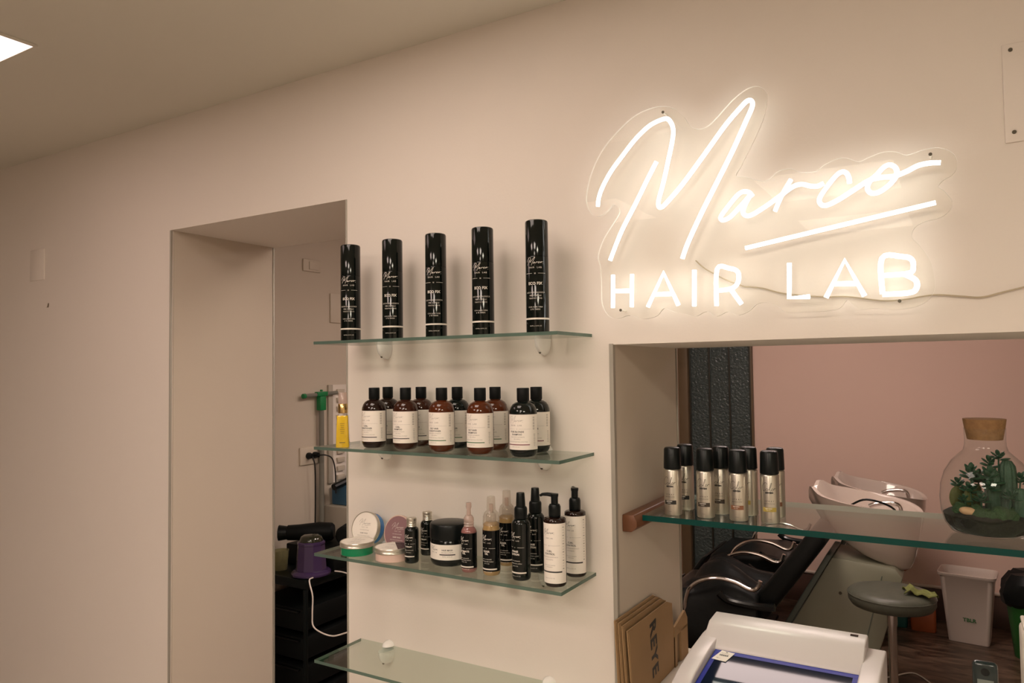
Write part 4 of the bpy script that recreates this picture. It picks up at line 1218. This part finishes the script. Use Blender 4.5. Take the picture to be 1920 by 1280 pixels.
tagit(o, 'short white cord lying across the trolley top behind the warmer', 'cable')
# plastic cup
e = empty('plastic_cup', (-2.600, .715, .6805), 0, 'cloudy plastic cup half hidden left of the purple warmer', 'cup')
build('cup_wall', G().lathe([(0, 0), (.028, 0), (.036, .085), (.034, .085), (.027, .004), (0, .004)], 24), 'cup_plastic', e)
# hair dryers
def dryer(loc, rz, lab):
    e = empty('hair_dryer', loc, rz, lab, 'hair dryer', 'black hair dryers on the trolley')
    g = G().tube([(-.11, 0, .045), (-.06, 0, .045), (.03, 0, .045), (.09, 0, .045), (.10, 0, .045)], [.034, .036, .044, .040, .030], 20)
    build('barrel', g, 'black_matt', e)
    g = G().tube([(.03, .03, .040), (.045, .09, .026), (.055, .14, .022)], [.020, .018, .016], 12)
    build('handle', g, 'black_matt', e)
    g = G().tube([(-.112, 0, .045), (-.15, 0, .045)], [.030, .036], 16)
    build('nozzle', g, 'black_plastic', e)
    return e
a = dryer((-2.560, .865, .775), R(35), 'black hair dryer left of the purple warmer, above the cup')
b = copy_tree(a); b.location = (-2.405, .960, .776); b.rotation_euler.z = R(-70)
tagit(b, 'black hair dryer right of the purple warmer', 'hair dryer', 'black hair dryers on the trolley')
e = empty('tool_tray', (-2.52, .915, .6805), 0, 'black box at the back of the trolley carrying the hair dryers', 'box')
build('box_body', G().box(-.14, .16, -.115, .115, 0, .092), 'black_matt', e, bevel=.006)
# mop
e = empty('mop', (-2.722, 1.085, 0), 0, 'mop with green clamp head up and a grey pole, leaning by the outlet', 'mop')
build('pole', G().tube([(0, 0, .10), (0, 0, 1.40)], .0125, 14), 'mop_pole', e)
build('clamp', G().box(-.014, .014, -.020, .020, 1.365, 1.435).box(-.012, .012, -.035, .035, 1.4355, 1.458).box(-.006, .006, -.006, .006, 1.459, 1.468), 'mop_green', e, bevel=.003)
build('cross_bar', G().tube([(0, -.108, 1.440), (0, -.0355, 1.4435)], .0095, 10).tube([(0, .0355, 1.4465), (0, .108, 1.450)], .0095, 10), 'mop_pole', e)
build('bar_end', G().tube([(0, -.122, 1.439), (0, -.1085, 1.440)], .0125, 10), 'mop_green', e)['label'] = 'green end cap'
build('foot', G().box(-.02, .02, -.02, .02, .0008, .10), 'mop_green', e, bevel=.004)
# outlet with two plugs, shelf lip, intercom, plate
X = -2.75
e = empty('wall_outlet', (X, 1.03, 1.145), R(90), 'wall outlet with two black plugs beside the mop', 'wall outlet')
build('plate', G().box(-.068, .068, -.010, -.0005, -.043, .043), 'plate_plastic', e, bevel=.003)
for k, dx in enumerate((-.018, .022)):
    build('plug', G().tube([(dx, -.0105, 0), (dx, -.020, 0), (dx, -.040, 0)], [.016, .017, .011], 14), 'black_plastic', e)
P = smooth([(X + .0405, 1.012, 1.142), (X + .050, 1.018, 1.10), (X + .046, 1.025, 1.00), (X + .040, 1.030, .85), (X + .040, 1.025, .72)], 6)
tagit(build('power_cord', G().tube(P, .0035, 8), 'cable_black'), 'black cord hanging straight down from the left plug', 'cable')
P = smooth([(X + .0405, 1.052, 1.145), (X + .070, 1.072, 1.145), (X + .080, 1.105, 1.125), (X + .085, 1.120, 1.07), (X + .085, 1.125, .99), (X + .085, 1.125, .95)], 6)
tagit(build('power_cord', G().tube(P, .0035, 8), 'cable_black'), 'black cord running from the right plug toward the blue box', 'cable')
e = empty('intercom', (X, 1.043, 2.088), R(90), 'small rectangular switch plate high on the wall through the doorway', 'wall plate')
build('plate', G().box(-.058, .058, -.010, -.0005, -.030, .030), 'plate_plastic', e, bevel=.003)
build('button', G().box(-.022, .040, -.015, -.0105, -.020, .020), 'plate_plastic', e, bevel=.002)
e = empty('fuse_panel', (X, 1.26, 1.885), R(90), 'pale square panel on the wall just behind the leftmost spray can', 'wall plate')
build('plate', G().box(-.09, .12, -.010, -.0005, -.075, .075), 'plate_plastic', e, bevel=.003)
# white cabinet, blue box on it, hanging black cords and a pale perforated rack
e = empty('low_cabinet', (-2.655, 1.29, 0), 0, 'grey-white low cabinet against the side wall behind the trolley', 'cabinet')
build('carcass', G().box(-.085, .12, -.17, .20, .0008, .885), 'cream_box', e, bevel=.004)
build('door', G().box(.1205, .134, -.165, .195, .03, .878), 'cream_box', e, bevel=.003)
e = empty('storage_box', (-2.66, 1.31, .8855), 0, 'dark blue plastic box standing on the low cabinet', 'box')
build('box_body', G().box(-.07, .09, -.15, .12, 0, .10), 'blue_box', e, bevel=.008)
build('spout', G().prism([(-.07, .10), (-.02, .185), (.07, .185), (.11, .10)], 'x', -.04, .06), 'blue_box', e, bevel=.01)
o = build('cable_clip', G().tube([(-2.655, 1.10, .985), (-2.650, 1.19, 1.005)], .017, 10), 'black_plastic')
tagit(o, 'black clamp bar sticking out beside the mop pole', 'clamp')
e = empty('wall_rack', (X, 1.20, .99), R(90), 'pale vertical slatted rack on the wall right of the mop', 'rack')
build('upright', G().box(-.050, -.020, -.014, -.0005, 0, .50), 'cream_box', e, bevel=.002)
build('back_strip', G().box(-.018, .100, -.006, -.0005, 0, .50), 'wall_paint', e)
for k in range(11):
    build('slat', G().prism([(.012, .012 + k * .044), (.008, .036 + k * .044), (.062, .036 + k * .044), (.058, .012 + k * .044)], 'y', -.018, -.0065), 'plate_plastic', e, bevel=.001)
for k, (dy, lab) in enumerate([(.0, 'twisted black cord hanging beside the rack, longer strand'), (.03, 'looped black cord hanging right of the longer strand')]):
    P = [(-2.728, 1.255 + dy * 2, 1.21), (-2.60, 1.24 + dy * 2, 1.205), (-2.55, 1.235 + dy * 2, 1.18), (-2.55, 1.225 + dy, 1.13), (-2.55, 1.235 + dy * 1.5, 1.08)]
    if k == 0: P += [(-2.53, 1.18, 1.00), (-2.50, 1.10, .90), (-2.46, 1.05, .83)]
    else: P += [(-2.52, 1.30, 1.03), (-2.51, 1.33, 1.0)]
    tagit(build('hanging_cord', G().tube(smooth(P, 6), .0042, 8), 'cable_black'), lab, 'cable')
